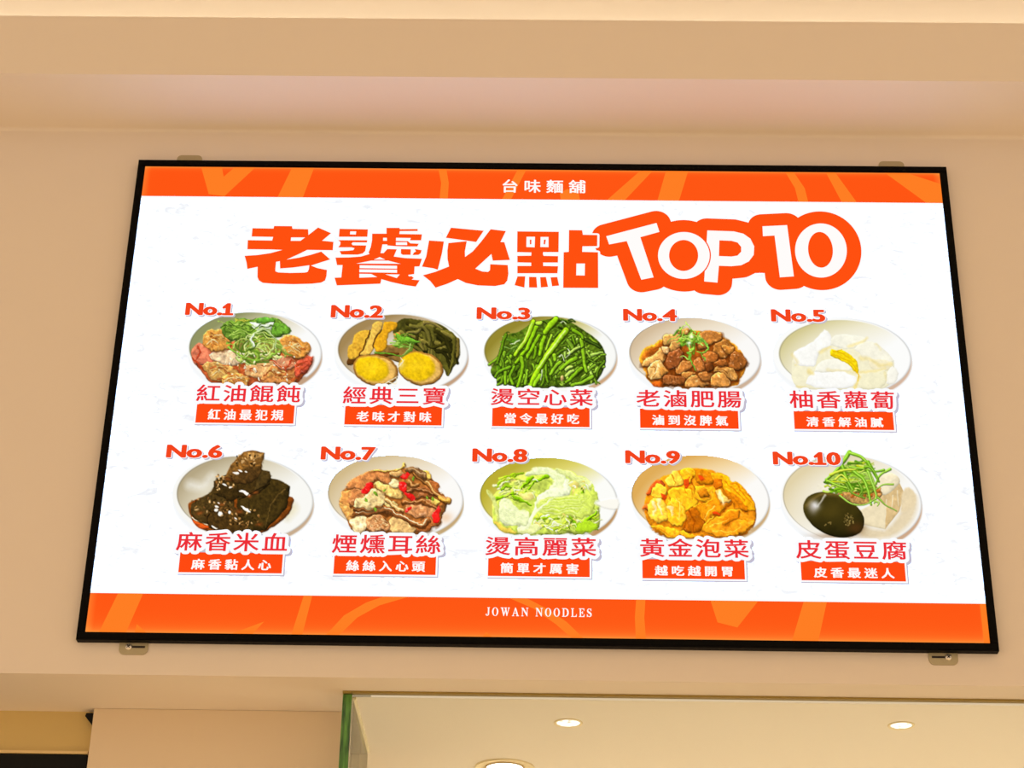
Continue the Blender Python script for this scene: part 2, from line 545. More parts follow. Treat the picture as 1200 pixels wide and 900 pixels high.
# ---- headline
RED = mat_glow((255, 80, 16))
title = {
    'lao': (280, [[[(160, 128), (405, 132), (415, 102), (622, 104), (628, 135), (812, 140), (815, 208), (928, 120), (1080, 186), (975, 275), (1108, 288), (1100, 386), (800, 382), (700, 432), (558, 496), (700, 474), (840, 440), (965, 402), (1070, 494), (960, 528), (845, 566), (920, 595), (1032, 618), (1026, 690), (1010, 740), (965, 765), (860, 778), (640, 784), (400, 778), (280, 768), (235, 740), (218, 700), (220, 580), (100, 605), (90, 530), (68, 452), (220, 442), (370, 420), (510, 382), (380, 377), (100, 374), (105, 268), (390, 272), (402, 230), (150, 225)],
                   [(612, 236), (775, 236), (722, 276), (608, 276)],
                   [(436, 522), (480, 514), (484, 600), (640, 588), (826, 562), (820, 610), (805, 640), (770, 648), (600, 652), (460, 646), (428, 632), (428, 600)]]]),
    'tao': (385, [[[(130, 135), (462, 142), (455, 228), (122, 228)], [(255, 165), (325, 165), (320, 202), (252, 200)]],
                  [[(115, 268), (455, 270), (450, 295), (285, 293), (270, 310), (285, 328), (442, 330), (430, 395), (400, 424), (340, 438), (152, 436), (130, 396), (230, 392), (290, 385), (305, 362), (270, 352), (115, 352), (138, 320), (140, 290)]],
                  [[(512, 192), (690, 192), (690, 240), (640, 240), (640, 275), (690, 275), (690, 318), (632, 318), (610, 420), (645, 420), (690, 372), (800, 375), (765, 460), (900, 478), (1095, 486), (1065, 575), (1008, 578), (1004, 665), (935, 675), (940, 692), (975, 690), (1000, 712), (975, 730), (1068, 738), (1022, 812), (900, 795), (740, 760), (620, 725), (608, 778), (98, 798), (72, 708), (150, 705), (165, 560), (100, 560), (82, 472), (240, 470), (380, 460), (480, 430), (470, 412), (495, 350), (510, 270)],
                   [(600, 466), (665, 496), (530, 496)], [(325, 542), (500, 508), (700, 508), (845, 545)],
                   [(365, 562), (803, 568), (803, 602), (365, 596)], [(362, 610), (803, 614), (803, 650), (362, 644)],
                   [(362, 662), (500, 664), (570, 700), (362, 708)], [(665, 668), (835, 670), (800, 712)]],
                  [[(680, 124), (830, 124), (838, 140), (1045, 138), (1045, 160), (835, 162), (830, 196), (1095, 200), (1085, 270), (955, 270), (965, 243), (792, 240), (790, 276), (930, 280), (960, 305), (1058, 310), (1040, 342), (900, 342), (780, 338), (690, 330), (680, 190)], [(790, 292), (920, 292), (922, 325), (790, 325)]],
                  [[(850, 372), (965, 375), (962, 440), (870, 440), (848, 425)]],
                  [[(1010, 372), (1090, 385), (1082, 420), (1055, 440), (985, 442), (1000, 415), (1025, 400)]]]),
    'bi': (490, [[[(385, 122), (768, 158), (680, 290), (560, 272), (325, 240)]],
                 [[(128, 272), (302, 284), (280, 420), (230, 615), (180, 598), (45, 578), (95, 460)]],
                 [[(355, 302), (570, 280), (548, 400), (550, 465), (640, 400), (735, 290), (850, 140), (1028, 162), (965, 290), (1010, 292), (1075, 500), (875, 508), (858, 430), (670, 602), (750, 635), (820, 640), (842, 620), (845, 550), (1050, 560), (1058, 660), (1045, 740), (1010, 785), (900, 806), (700, 798), (560, 770), (465, 724), (340, 780), (205, 825), (140, 745), (55, 680), (200, 640), (362, 576), (345, 490), (343, 390)]]]),
    'dian': (590, [[[(163, 165), (648, 170), (645, 408), (465, 408), (462, 430), (470, 452), (640, 455), (638, 530), (465, 530), (465, 570), (640, 574), (632, 656), (163, 656), (163, 570), (325, 570), (325, 532), (163, 528), (163, 452), (325, 450), (328, 412), (160, 408)],
                    [(270, 228), (370, 228), (365, 352), (268, 348)], [(435, 230), (528, 230), (528, 350), (432, 348)]],
                   [[(308, 262), (328, 262), (326, 315), (310, 318)]], [[(475, 262), (497, 262), (488, 318), (470, 315)]],
                   [[(165, 692), (255, 692), (245, 824), (130, 795)]], [[(300, 698), (385, 700), (395, 824), (300, 822)]],
                   [[(430, 702), (498, 700), (522, 815), (438, 822)]], [[(552, 704), (630, 700), (652, 800), (570, 808)]],
                   [[(768, 150), (922, 152), (930, 205), (1100, 208), (1098, 338), (925, 340), (922, 405), (1108, 410), (1110, 828), (700, 826), (705, 410), (765, 405)], [(855, 542), (955, 542), (952, 682), (852, 680)]]]),
}
for nm, (ox, loops_list) in title.items():
    o = flat('headline_character', [[art(lp, ox, 255, 10) for lp in loops] for loops in loops_list], 6, RED, board)
    rim = []
    for loops in loops_list:
        for lp in loops:
            a_ = np.array(art(lp, ox, 255, 10))
            rim.append((a_, [], [(i, (i + 1) % len(a_)) for i in range(len(a_))]))
    thicken(rim, .5, 'added_white_margin', EDGE_WHITE, o, 2.6 * PX)  # dimmer white film added under the letters to keep their edges clean
    if nm == 'dian':
        halo = [(np.array(art(loops_list[-1][0], ox, 255, 10)), [], [(i, (i + 1) % 12) for i in range(12)])]
        thicken(halo, 5, 'white_edge', EDGE_WHITE, o, 2.6 * PX)

# badge: white letters in a wide orange outline
BO = (690, 235, 3.529)
badge_letters = [
    ([[(72, 148), (280, 93), (292, 130), (213, 152), (268, 318), (217, 328), (157, 168), (84, 182)]], 2),
    ([ell_pts(393, 228, 107, 97, 0, 64), ell_pts(392, 228, 60, 64, 0, 64)], 4),
    ([[(490, 124), (600, 128), (640, 138), (668, 158), (684, 190), (682, 225), (662, 252), (630, 268), (590, 272), (538, 270), (532, 340), (477, 335)],
      [(540, 165), (590, 167), (615, 174), (630, 192), (630, 212), (615, 228), (590, 232), (538, 230)]], 2),
    ([[(718, 107), (820, 102), (848, 314), (790, 318), (768, 145), (720, 148)]], 2),
    ([ell_pts(960, 207, 107, 112, -.1, 64), ell_pts(958, 204, 51, 74, -.1, 64)], 2)]
gl_ = []
for lp, k in badge_letters:
    a = np.array(art(lp[0], *BO))
    gl_.append((a, [], [(i, (i + 1) % len(a)) for i in range(len(a))]))
badge = thicken(gl_, 1, 'top_ten_badge', RED, board, 17.6 * PX, n=40)
thicken(gl_, .5, 'added_white_margin', EDGE_WHITE, badge, 20.0 * PX, n=40)
badge['label'] = 'orange badge with white TOP 10'
flat('badge_ground', [[art(lp[0], *BO)] for lp, k in badge_letters] + [[art([(250, 120), (500, 110), (720, 130), (860, 120), (860, 300), (560, 300), (250, 300)], *BO)]], 1, RED, badge)
flat('letter_outline', [[art(ell_pts(393, 228, 112, 102, 0, 64), *BO)]], 3, RED, badge)
for lp, k in badge_letters:
    flat('letter', [[art(q, *BO) for q in lp]], k, WHITE, badge)

# ------------------------------------------------------------------ dish pictures, inked on the film
Q = 4.0                                     # crop units per ink dot


class Ink:
    def __init__(self, seed):
        self.rs = np.random.RandomState(seed)
        self.w, self.h = 254, 226
        self.X, self.Y = np.meshgrid((np.arange(self.w) + .5) * Q, (np.arange(self.h) + .5) * Q)
        self.img = np.ones((self.h, self.w, 3)) * np.array((249, 252, 254.0))
        self.id = np.zeros((self.h, self.w), int)
        self.cur = 1
        self.lx, self.ly = -.5, -.85
        self.grain = 1.0
        self.wander = 1.0
        self.hot = 0
        self.gain = 1.0

    def noise(self, sl, sc, aspect=1.0):
        X, Y = self.X[sl] / sc, self.Y[sl] / (sc * aspect)
        g = self.rs.rand(97, 97)

        def one(x, y):
            xi, yi = np.floor(x).astype(int), np.floor(y).astype(int)
            fx, fy = x - xi, y - yi
            fx, fy = fx*fx*(3-2*fx), fy*fy*(3-2*fy)
            a, b = g[yi % 97, xi % 97], g[yi % 97, (xi+1) % 97]
            c, d = g[(yi+1) % 97, xi % 97], g[(yi+1) % 97, (xi+1) % 97]
            return (a*(1-fx)+b*fx)*(1-fy) + (c*(1-fx)+d*fx)*fy
        return one(X, Y) * .62 + one(X * 2.1 + 7, Y * 2.1 + 3) * .38

    def win(self, x0, y0, x1, y1, m=14):
        i0, i1 = max(0, int((y0-m)/Q)), min(self.h, int((y1+m)/Q)+1)
        j0, j1 = max(0, int((x0-m)/Q)), min(self.w, int((x1+m)/Q)+1)
        return (slice(i0, max(i1, i0)), slice(j0, max(j1, j0)))

    def lay(self, sl, d, col, bev=26, amt=.22, edge=.28, tex=.10, ts=26, alpha=1.0, spec=0.0, soft=4.0, asp=1.0, mark=True):
        if d.size < 4 or min(d.shape) < 2:
            return
        m = np.clip(d / soft + .5, 0, 1) * alpha
        h = np.clip(d / bev, 0, 1)
        h = np.sqrt(h * (2 - h))
        gy, gx = np.gradient(h)
        lit = -(gx * self.lx + gy * self.ly) * bev / Q * .8
        f = 1 + amt * np.clip(lit, -1.3, 1.3) - edge * (1 - h)
        if tex:
            f = f + tex * 2.4 * (self.noise(sl, ts, asp) - .5)
        c = np.asarray(col, float) * f[..., None]
        if spec:
            k = np.clip(self.noise(sl, 16) - .66, 0, 1) * 3.4 + np.clip(lit - .75, 0, 1)
            c = c + 255 * spec * (k * h)[..., None]
        c = np.clip(c, 0, 255)
        self.img[sl] = self.img[sl] * (1 - m[..., None]) + c * m[..., None]
        if mark:
            self.id[sl] = np.where(m > .5, self.cur, self.id[sl])

    def poly(self, pts, col, smooth=0, **kw):
        p = smooth_loop(pts, smooth) if smooth else pts
        p = np.asarray(p, float)
        sl = self.win(p[:, 0].min(), p[:, 1].min(), p[:, 0].max(), p[:, 1].max())
        X, Y = self.X[sl], self.Y[sl]
        d2 = np.full(X.shape, 1e9)
        ins = np.zeros(X.shape, bool)
        for i in range(len(p)):
            ax, ay = p[i]
            bx, by = p[(i+1) % len(p)]
            ex, ey = bx-ax, by-ay
            L = ex*ex+ey*ey+1e-9
            t = np.clip(((X-ax)*ex+(Y-ay)*ey)/L, 0, 1)
            d2 = np.minimum(d2, (X-ax-t*ex)**2+(Y-ay-t*ey)**2)
            if abs(ey) > 1e-9:
                ins ^= ((ay > Y) != (by > Y)) & (X < ex*(Y-ay)/ey+ax)
        d = np.sqrt(d2) * np.where(ins, 1, -1)
        self.lay(sl, d, col, **kw)

    def blob(self, cx, cy, rx, ry, rot, col, wob=.13, n=11, **kw):
        c, s = math.cos(rot), math.sin(rot)
        pts = []
        for i in range(n):
            a = 2*math.pi*i/n
            k = 1 + wob * (self.rs.rand()*2-1)
            u, v = rx*k*math.cos(a), ry*k*math.sin(a)
            pts.append((cx+u*c-v*s, cy+u*s+v*c))
        self.poly(pts, col, 3, **kw)

    def line(self, pts, w0, w1, col, curve=True, **kw):
        p = [np.array(q, float) for q in pts]
        if curve and len(p) > 2:
            e = [2*p[0]-p[1]] + p + [2*p[-1]-p[-2]]
            o = []
            for i in range(1, len(e)-2):
                a, b, c, d = e[i-1:i+3]
                for t in np.linspace(0, 1, 7, endpoint=False):
                    o.append(.5*((2*b)+(-a+c)*t+(2*a-5*b+4*c-d)*t*t+(-a+3*b-3*c+d)*t**3))
            p = o + [p[-1]]
        p = np.array(p)
        M = max(w0, w1)
        sl = self.win(p[:, 0].min()-M, p[:, 1].min()-M, p[:, 0].max()+M, p[:, 1].max()+M)
        X, Y = self.X[sl], self.Y[sl]
        best = np.full(X.shape, -1e9)
        N = len(p)-1
        for i in range(N):
            ax, ay = p[i]
            ex, ey = p[i+1]-p[i]
            t = np.clip(((X-ax)*ex+(Y-ay)*ey)/(ex*ex+ey*ey+1e-9), 0, 1)
            w = (w0+(w1-w0)*(i+t)/N)/2
            best = np.maximum(best, w-np.hypot(X-ax-t*ex, Y-ay-t*ey))
        kw.setdefault('bev', max(4, M/2))
        kw.setdefault('tex', .06)
        self.lay(sl, best, col, **kw)

    def dots(self, n, cx, cy, rx, ry, r0, r1, cols, **kw):
        for _ in range(n):
            a, q = self.rs.rand()*6.283, math.sqrt(self.rs.rand())
            r = r0+(r1-r0)*self.rs.rand()
            self.blob(cx+rx*q*math.cos(a), cy+ry*q*math.sin(a), r, r*.8, self.rs.rand()*3, cols[self.rs.randint(len(cols))], n=7, bev=r, **kw)

    def glow(self, cx, cy, rx, ry, col, a=1.0):
        sl = self.win(cx-2.4*rx, cy-2.4*ry, cx+2.4*rx, cy+2.4*ry)
        k = np.exp(-(((self.X[sl]-cx)/rx)**2+((self.Y[sl]-cy)/ry)**2)*1.2)*a
        self.img[sl] = self.img[sl]*(1-k[..., None])+np.asarray(col, float)*k[..., None]

    def ell_d(self, cx, cy, rx, ry, rot=0):
        c, s = math.cos(rot), math.sin(rot)
        u = ((self.X-cx)*c+(self.Y-cy)*s)/rx
        v = (-(self.X-cx)*s+(self.Y-cy)*c)/ry
        r = np.hypot(u, v)
        return (1-r)*min(rx, ry)*1.15, u, v

    def plate(self, inner, outer, dark, mid, pale=(252, 252, 250), under=(196, 160, 128), span=1.0):
        """inner / outer: (cx, cy, rx, ry, rot) of the bowl's hollow and of its rim"""
        full = (slice(0, self.h), slice(0, self.w))
        dark = tuple(c * .86 + 252 * .14 for c in dark)
        cx, cy, rx, ry, rot = outer
        d, u, v = self.ell_d(cx+2, cy+26, rx, ry, rot)
        t = np.clip((u-.15)/.55, 0, 1)[..., None]
        col = np.array((246, 248, 249.0))*(1-t)+np.array(under, float)*t
        m = np.clip(d/9+.5, 0, 1)[..., None]
        self.img[:] = self.img*(1-m)+col*m
        self.id[m[..., 0] > .5] = self.cur
        d, u, v = self.ell_d(cx, cy, rx, ry, rot)
        m = np.clip(d/4+.5, 0, 1)[..., None]
        e = np.clip(1-d/9, 0, 1)[..., None]*np.clip(.15+u, 0, 1)[..., None]
        col = np.array(pale, float)*(1-.22*e)
        self.img[:] = self.img*(1-m)+col*m
        self.id[m[..., 0] > .5] = self.cur
        d, u, v = self.ell_d(*inner)
        m = np.clip(d/7+.5, 0, 1)[..., None]
        g = (-u*.78-v*.62)*.5+.5
        g = np.clip((g-.30)/(.62*span), 0, 1)
        k = np.clip(d/190, 0, 1)
        g = np.clip(g*(1.12-.55*k), 0, 1)[..., None]
        col = np.where(g > .5, np.array(mid, float)*(2-2*g)+np.array(dark, float)*(2*g-1), np.array(pale, float)*(1-2*g)+np.array(mid, float)*2*g)
        lip = np.clip(1 - np.abs(d - 2) / 5, 0, 1)[..., None] * np.clip(.2 - u, 0, 1)[..., None] * .25
        self.img[:] = self.img*(1-m)+np.clip(col*(1-lip), 0, 255)*m


    def finish(self):
        """grain and crispness of the printed photograph"""
        full = (slice(0, self.h), slice(0, self.w))
        # the heap's outlines wander a little
        w = (self.id > 1) * 1.0
        for _ in range(5):
            w = (w + np.roll(w, 1, 0) + np.roll(w, -1, 0) + np.roll(w, 1, 1) + np.roll(w, -1, 1)) / 5
        jy, jx = np.mgrid[0:self.h, 0:self.w].astype(float)
        for sc, am in ((64, 4.0), (30, 2.0), (14, .5)):
            jx = jx + w * self.wander * am * 2 * (self.noise(full, sc) - .5)
            jy = jy + w * self.wander * am * 2 * (self.noise(full, sc) - .5)
        jx, jy = np.clip(jx, 0, self.w - 1.01), np.clip(jy, 0, self.h - 1.01)
        xi, yi = jx.astype(int), jy.astype(int)
        fx, fy = (jx - xi)[..., None], (jy - yi)[..., None]
        i_ = self.img
        self.img = (i_[yi, xi] * (1 - fx) + i_[yi, xi + 1] * fx) * (1 - fy) + (i_[yi + 1, xi] * (1 - fx) + i_[yi + 1, xi + 1] * fx) * fy
        self.id = self.id[np.rint(jy).astype(int), np.rint(jx).astype(int)]
        food = np.clip((self.id > 1) * 1.0, 0, 1)
        n = (self.noise(full, 13) - .5) * .34 + (self.noise(full, 30) - .5) * .30
        f = 1 + n * food * self.grain
        img = self.img * (f * (1 + (self.gain - 1) * food))[..., None]
        b = img.copy()
        for _ in range(2):
            b = (b + np.roll(b, 1, 0) + np.roll(b, -1, 0) + np.roll(b, 1, 1) + np.roll(b, -1, 1)) / 5
        img = img + .55 * (img - b) * food[..., None]
        img[..., 0] += .3 * np.clip(img[..., 1] - img[..., 0], 0, 255)
        img[..., 1] *= 1 - .07 * food * (self.hot > 0)
        self.img = np.clip(img, 0, 255)


def jit(k, c, a):
    r = k.rs.rand()*2-1
    return tuple(np.clip(np.array(c, float)*(1+a*r), 0, 255))


def paint_wontons(k):
    k.gain = 1.0
    k.wander = 1.1
    k.grain = .8
    k.plate((507, 358, 412, 238, .02), (527, 378, 441, 258, .03), (128, 132, 74), (222, 212, 182))
    k.cur = 2
    k.poly([(110, 400), (150, 330), (330, 300), (700, 330), (900, 410), (880, 500), (780, 590), (300, 600), (170, 500)], (214, 104, 54), 4, tex=.2, bev=40)
    k.poly([(112, 380), (160, 320), (260, 345), (330, 380), (250, 460), (140, 470)], (232, 128, 92), 4, tex=.16)
    k.line([(150, 350), (175, 385), (150, 440)], 16, 8, (206, 76, 44))
    k.line([(120, 420), (190, 500), (300, 575)], 12, 8, (200, 70, 32))
    for p, c in ((([(230, 395), (330, 360), (450, 390), (520, 440), (440, 470), (300, 455)]), (242, 206, 160)),
                 (([(185, 480), (260, 445), (380, 470), (420, 520), (330, 570), (250, 560)]), (202, 150, 78)),
                 (([(310, 570), (350, 515), (440, 510), (490, 560), (460, 610), (340, 610)]), (224, 158, 74)),
                 (([(470, 470), (540, 440), (640, 450), (640, 500), (560, 560), (480, 540)]), (236, 178, 112)),
                 (([(590, 520), (680, 460), (790, 480), (830, 540), (760, 590), (590, 590)]), (218, 142, 74)),
                 (([(640, 420), (740, 400), (800, 450), (760, 500), (660, 480)]), (226, 148, 104)),
                 (([(780, 470), (860, 405), (912, 400), (900, 470), (840, 540), (800, 540)]), (226, 92, 62)),
                 (([(670, 310), (760, 270), (850, 300), (895, 350), (860, 410), (770, 430), (690, 380)]), (226, 152, 66)),
                 (([(190, 270), (250, 225), (320, 240), (370, 300), (340, 360), (250, 370), (195, 330)]), (228, 158, 70))):
        k.poly([(x + 4, y + 9) for x, y in p], (120, 48, 16), 4, amt=0, edge=0, alpha=.65, soft=14)
        k.poly(p, c, 2, tex=.2, ts=18, amt=.3, edge=.2, spec=.3)
    for _ in range(120):
        x, y = k.rs.choice([0, 1, 2, 3, 4]), 0
        cx, cy, rx, ry = ((270, 300, 70, 55), (785, 350, 85, 60), (410, 560, 80, 40), (690, 530, 100, 45), (300, 510, 90, 40))[x]
        a = k.rs.rand()*6.28
        px, py = cx+rx*.8*math.cos(a)*k.rs.rand(), cy+ry*.8*math.sin(a)*k.rs.rand()
        q = k.rs.rand()*40-20
        k.line([(px-20, py+q*.5), (px, py-7), (px+22, py+9-q*.4)], 8, 3, ((255, 232, 170), (186, 100, 36), (250, 206, 120), (150, 70, 24), (244, 188, 90))[k.rs.randint(5)], edge=.1, alpha=.8)
    for a, b in (((800, 480), (880, 440)), ((830, 520), (890, 450)), ((640, 440), (700, 470)), ((760, 440), (700, 560))):
        k.line([a, b], 9, 4, (200, 66, 36))
    k.poly([(380, 330), (480, 290), (640, 290), (700, 350), (660, 430), (520, 450), (400, 410)], (150, 142, 62), 3, tex=.3, ts=16)
    k.cur = 3
    k.poly([(300, 235), (370, 165), (520, 160), (640, 150), (740, 195), (770, 250), (690, 285), (560, 280), (470, 300), (350, 290)], (96, 150, 50), 4, tex=.32, ts=18, bev=30)
    k.poly([(630, 215), (720, 190), (765, 235), (740, 275), (650, 270)], (84, 162, 48), 4, tex=.3, ts=16)
    k.poly([(540, 165), (600, 150), (660, 175), (640, 205), (560, 195)], (74, 172, 56), 4, tex=.2)
    k.poly([(495, 184), (580, 192), (648, 196), (632, 243), (575, 236), (530, 246)], (214, 232, 204), 0, tex=.05, edge=.1)
    k.line([(400, 165), (450, 172), (510, 164)], 9, 5, (206, 202, 70))
    for i in range(60):
        x, y = 300+k.rs.rand()*300, 175+k.rs.rand()*150
        x += (y-240)*.25
        L = 40+k.rs.rand()*70
        a = -.5+k.rs.rand()*1.1
        c = ((72, 128, 34), (126, 184, 60), (170, 212, 96), (56, 104, 26), (110, 168, 50))[k.rs.randint(5)]
        k.line([(x, y), (x+L*.5*math.cos(a), y+L*.5*math.sin(a)-8), (x+L*math.cos(a), y+L*math.sin(a))], 8, 4, c, edge=.15)
    for i in range(26):
        cx, cy = 545+k.rs.randn()*45, 360+k.rs.randn()*28
        r, a0 = 45+k.rs.rand()*75, k.rs.rand()*6.28
        sp = 1.6+k.rs.rand()*2.6
        c = ((92, 146, 38), (140, 190, 66), (184, 216, 100), (76, 124, 32), (204, 228, 140))[k.rs.randint(5)]
        k.line([(cx+r*math.cos(a0+sp*t), cy+r*.72*math.sin(a0+sp*t)) for t in np.linspace(0, 1, 7)], 13, 7, c, edge=.3)
    k.line([(515, 350), (500, 310), (515, 262), (560, 240), (620, 245), (660, 290), (670, 350)], 17, 9, (190, 226, 150))
    k.line([(520, 345), (503, 306), (518, 266)], 15, 8, (240, 250, 232), edge=.05)
    k.line([(350, 345), (420, 400), (520, 430), (620, 420), (670, 370)], 15, 9, (126, 192, 62))
    k.line([(680, 340), (720, 385), (770, 415)], 14, 6, (120, 164, 62))
    k.line([(480, 420), (450, 455), (435, 490)], 12, 5, (108, 150, 50))
    for i in range(26):
        x, y = 150+k.rs.rand()*700, 440+k.rs.rand()*140
        k.line([(x, y), (x+20, y+8-k.rs.rand()*16), (x+44, y+10-k.rs.rand()*20)], 12, 5, ((170, 64, 24), (206, 92, 40), (140, 60, 20))[k.rs.randint(3)], edge=.1, alpha=.7)
    k.dots(40, 560, 480, 320, 110, 5, 9, [(250, 226, 170), (255, 240, 205)], edge=.05)


def paint_treasures(k):
    k.grain = .5
    k.wander = .6
    k.plate((527, 372, 408, 238, .03), (536, 388, 440, 258, .04), (150, 116, 58), (206, 186, 156))
    k.cur = 3
    k.poly([(480, 250), (520, 175), (600, 160), (720, 180), (830, 220), (900, 310), (925, 400), (880, 480), (840, 540), (800, 470), (720, 390), (600, 370), (520, 330)], (84, 80, 26), 4, tex=.25, bev=36)
    for i in range(34):
        x, y = 520+k.rs.rand()*330, 190+k.rs.rand()*200
        if y < 170+(x-520)*.12:
            continue
        a = .35+k.rs.rand()*.9
        L = 70+k.rs.rand()*110
        c = ((62, 58, 16), (104, 98, 34), (84, 82, 28), (128, 116, 48), (46, 44, 12))[k.rs.randint(5)]
        x2, y2 = min(x+L*math.cos(a), 905), min(y+L*math.sin(a), 480)
        k.line([(x, y), ((x+x2)/2+20, (y+y2)/2-24), (x2, y2)], 30, 20, c, amt=.4)
    for q, c in (([(690, 190), (640, 240), (590, 250), (560, 290)], (120, 110, 50)), ([(600, 210), (680, 215), (720, 280), (715, 390)], (112, 104, 42)),
                 ([(880, 290), (880, 400), (845, 530)], (96, 90, 30)), ([(905, 300), (915, 380), (905, 420)], (120, 104, 44)), ([(760, 250), (830, 290), (860, 380)], (56, 52, 14)),
                 ([(690, 185), (730, 190), (800, 230)], (140, 124, 60)), ([(820, 320), (740, 350), (700, 330)], (58, 54, 14))):
        k.line(q, 26, 16, c, amt=.4)
    k.cur = 2
    k.poly([(380, 370), (480, 330), (600, 350), (640, 400), (560, 450), (430, 420)], (150, 112, 52), 3, tex=.2)
    k.poly([(185, 430), (205, 470), (420, 420), (500, 400), (500, 380), (250, 400)], (104, 62, 20), 4, tex=.15)
    for p, c in (([(188, 345), (215, 325), (225, 270), (260, 245), (328, 238), (318, 300), (262, 410), (215, 432), (185, 415)], (240, 184, 56)),
                 ([(345, 200), (385, 180), (415, 190), (405, 230), (372, 270), (358, 350), (320, 395), (272, 405), (282, 370), (320, 300)], (246, 196, 84)),
                 ([(425, 182), (505, 186), (495, 230), (455, 262), (445, 350), (405, 378), (362, 372), (358, 300), (412, 230)], (236, 170, 30)),
                 ([(480, 262), (520, 245), (530, 275), (495, 300)], (230, 168, 60))):
        k.poly(p, c, 2, tex=.13, ts=14, bev=14, edge=.35)
    for q in ([(330, 240), (285, 350), (262, 410)], [(405, 235), (366, 285), (352, 350)]):
        k.line(q, 10, 7, (92, 48, 12), edge=.1)
    for _ in range(8):
        k.glow(220+k.rs.rand()*60, 320+k.rs.rand()*60, 7, 6, (200, 130, 30), .5)
    k.cur = 4
    for cx, cy, rx, ry, rot, yx, yy, yr1, yr2 in ((370, 500, 152, 104, .22, 345, 490, 112, 80), (665, 490, 148, 112, .18, 640, 478, 118, 92)):
        k.poly(ell_pts(cx, cy, rx, ry, rot, 30), (176, 120, 48), 0, bev=26, edge=.35, tex=.06)
        k.poly(ell_pts(cx-3, cy-2, rx-16, ry-13, rot, 30), (236, 186, 96), 0, bev=12, edge=.06, tex=.05, soft=10)
        k.poly(ell_pts(yx, yy, yr1, yr2, rot, 30), (250, 204, 18), 0, bev=50, edge=.10, tex=.06, soft=18, amt=.05)
        k.glow(yx-10, yy-10, 60, 45, (255, 214, 40), .5)
    for q in ([(430, 590), (480, 560), (515, 540)], [(520, 480), (550, 440), (530, 410)], [(450, 575), (500, 590), (500, 550)], [(530, 460), (560, 430)]):
        k.line(q, 7, 3, (255, 240, 205), edge=0)
    k.glow(540, 470, 20, 30, (250, 230, 170), .6)
    k.cur = 3
    for i in range(22):
        a = -.2+k.rs.rand()*.9
        x, y = 460+k.rs.rand()*70, 270+k.rs.rand()*80
        L = 50+k.rs.rand()*80
        c = ((86, 160, 40), (128, 200, 66), (64, 124, 28), (160, 216, 92))[k.rs.randint(4)]
        k.line([(x, y), (x+L*.5, y+L*.5*a-8), (x+L, y+L*a*.8)], 11, 4, c)
    k.poly([(490, 250), (540, 275), (600, 290), (668, 320), (600, 322), (520, 310)], (96, 190, 50), 3, tex=.15, ts=12)
    k.line([(360, 382), (450, 390), (540, 400), (600, 372), (618, 330)], 11, 6, (84, 156, 40))
    k.line([(600, 330), (590, 370), (540, 392)], 10, 5, (150, 206, 100))


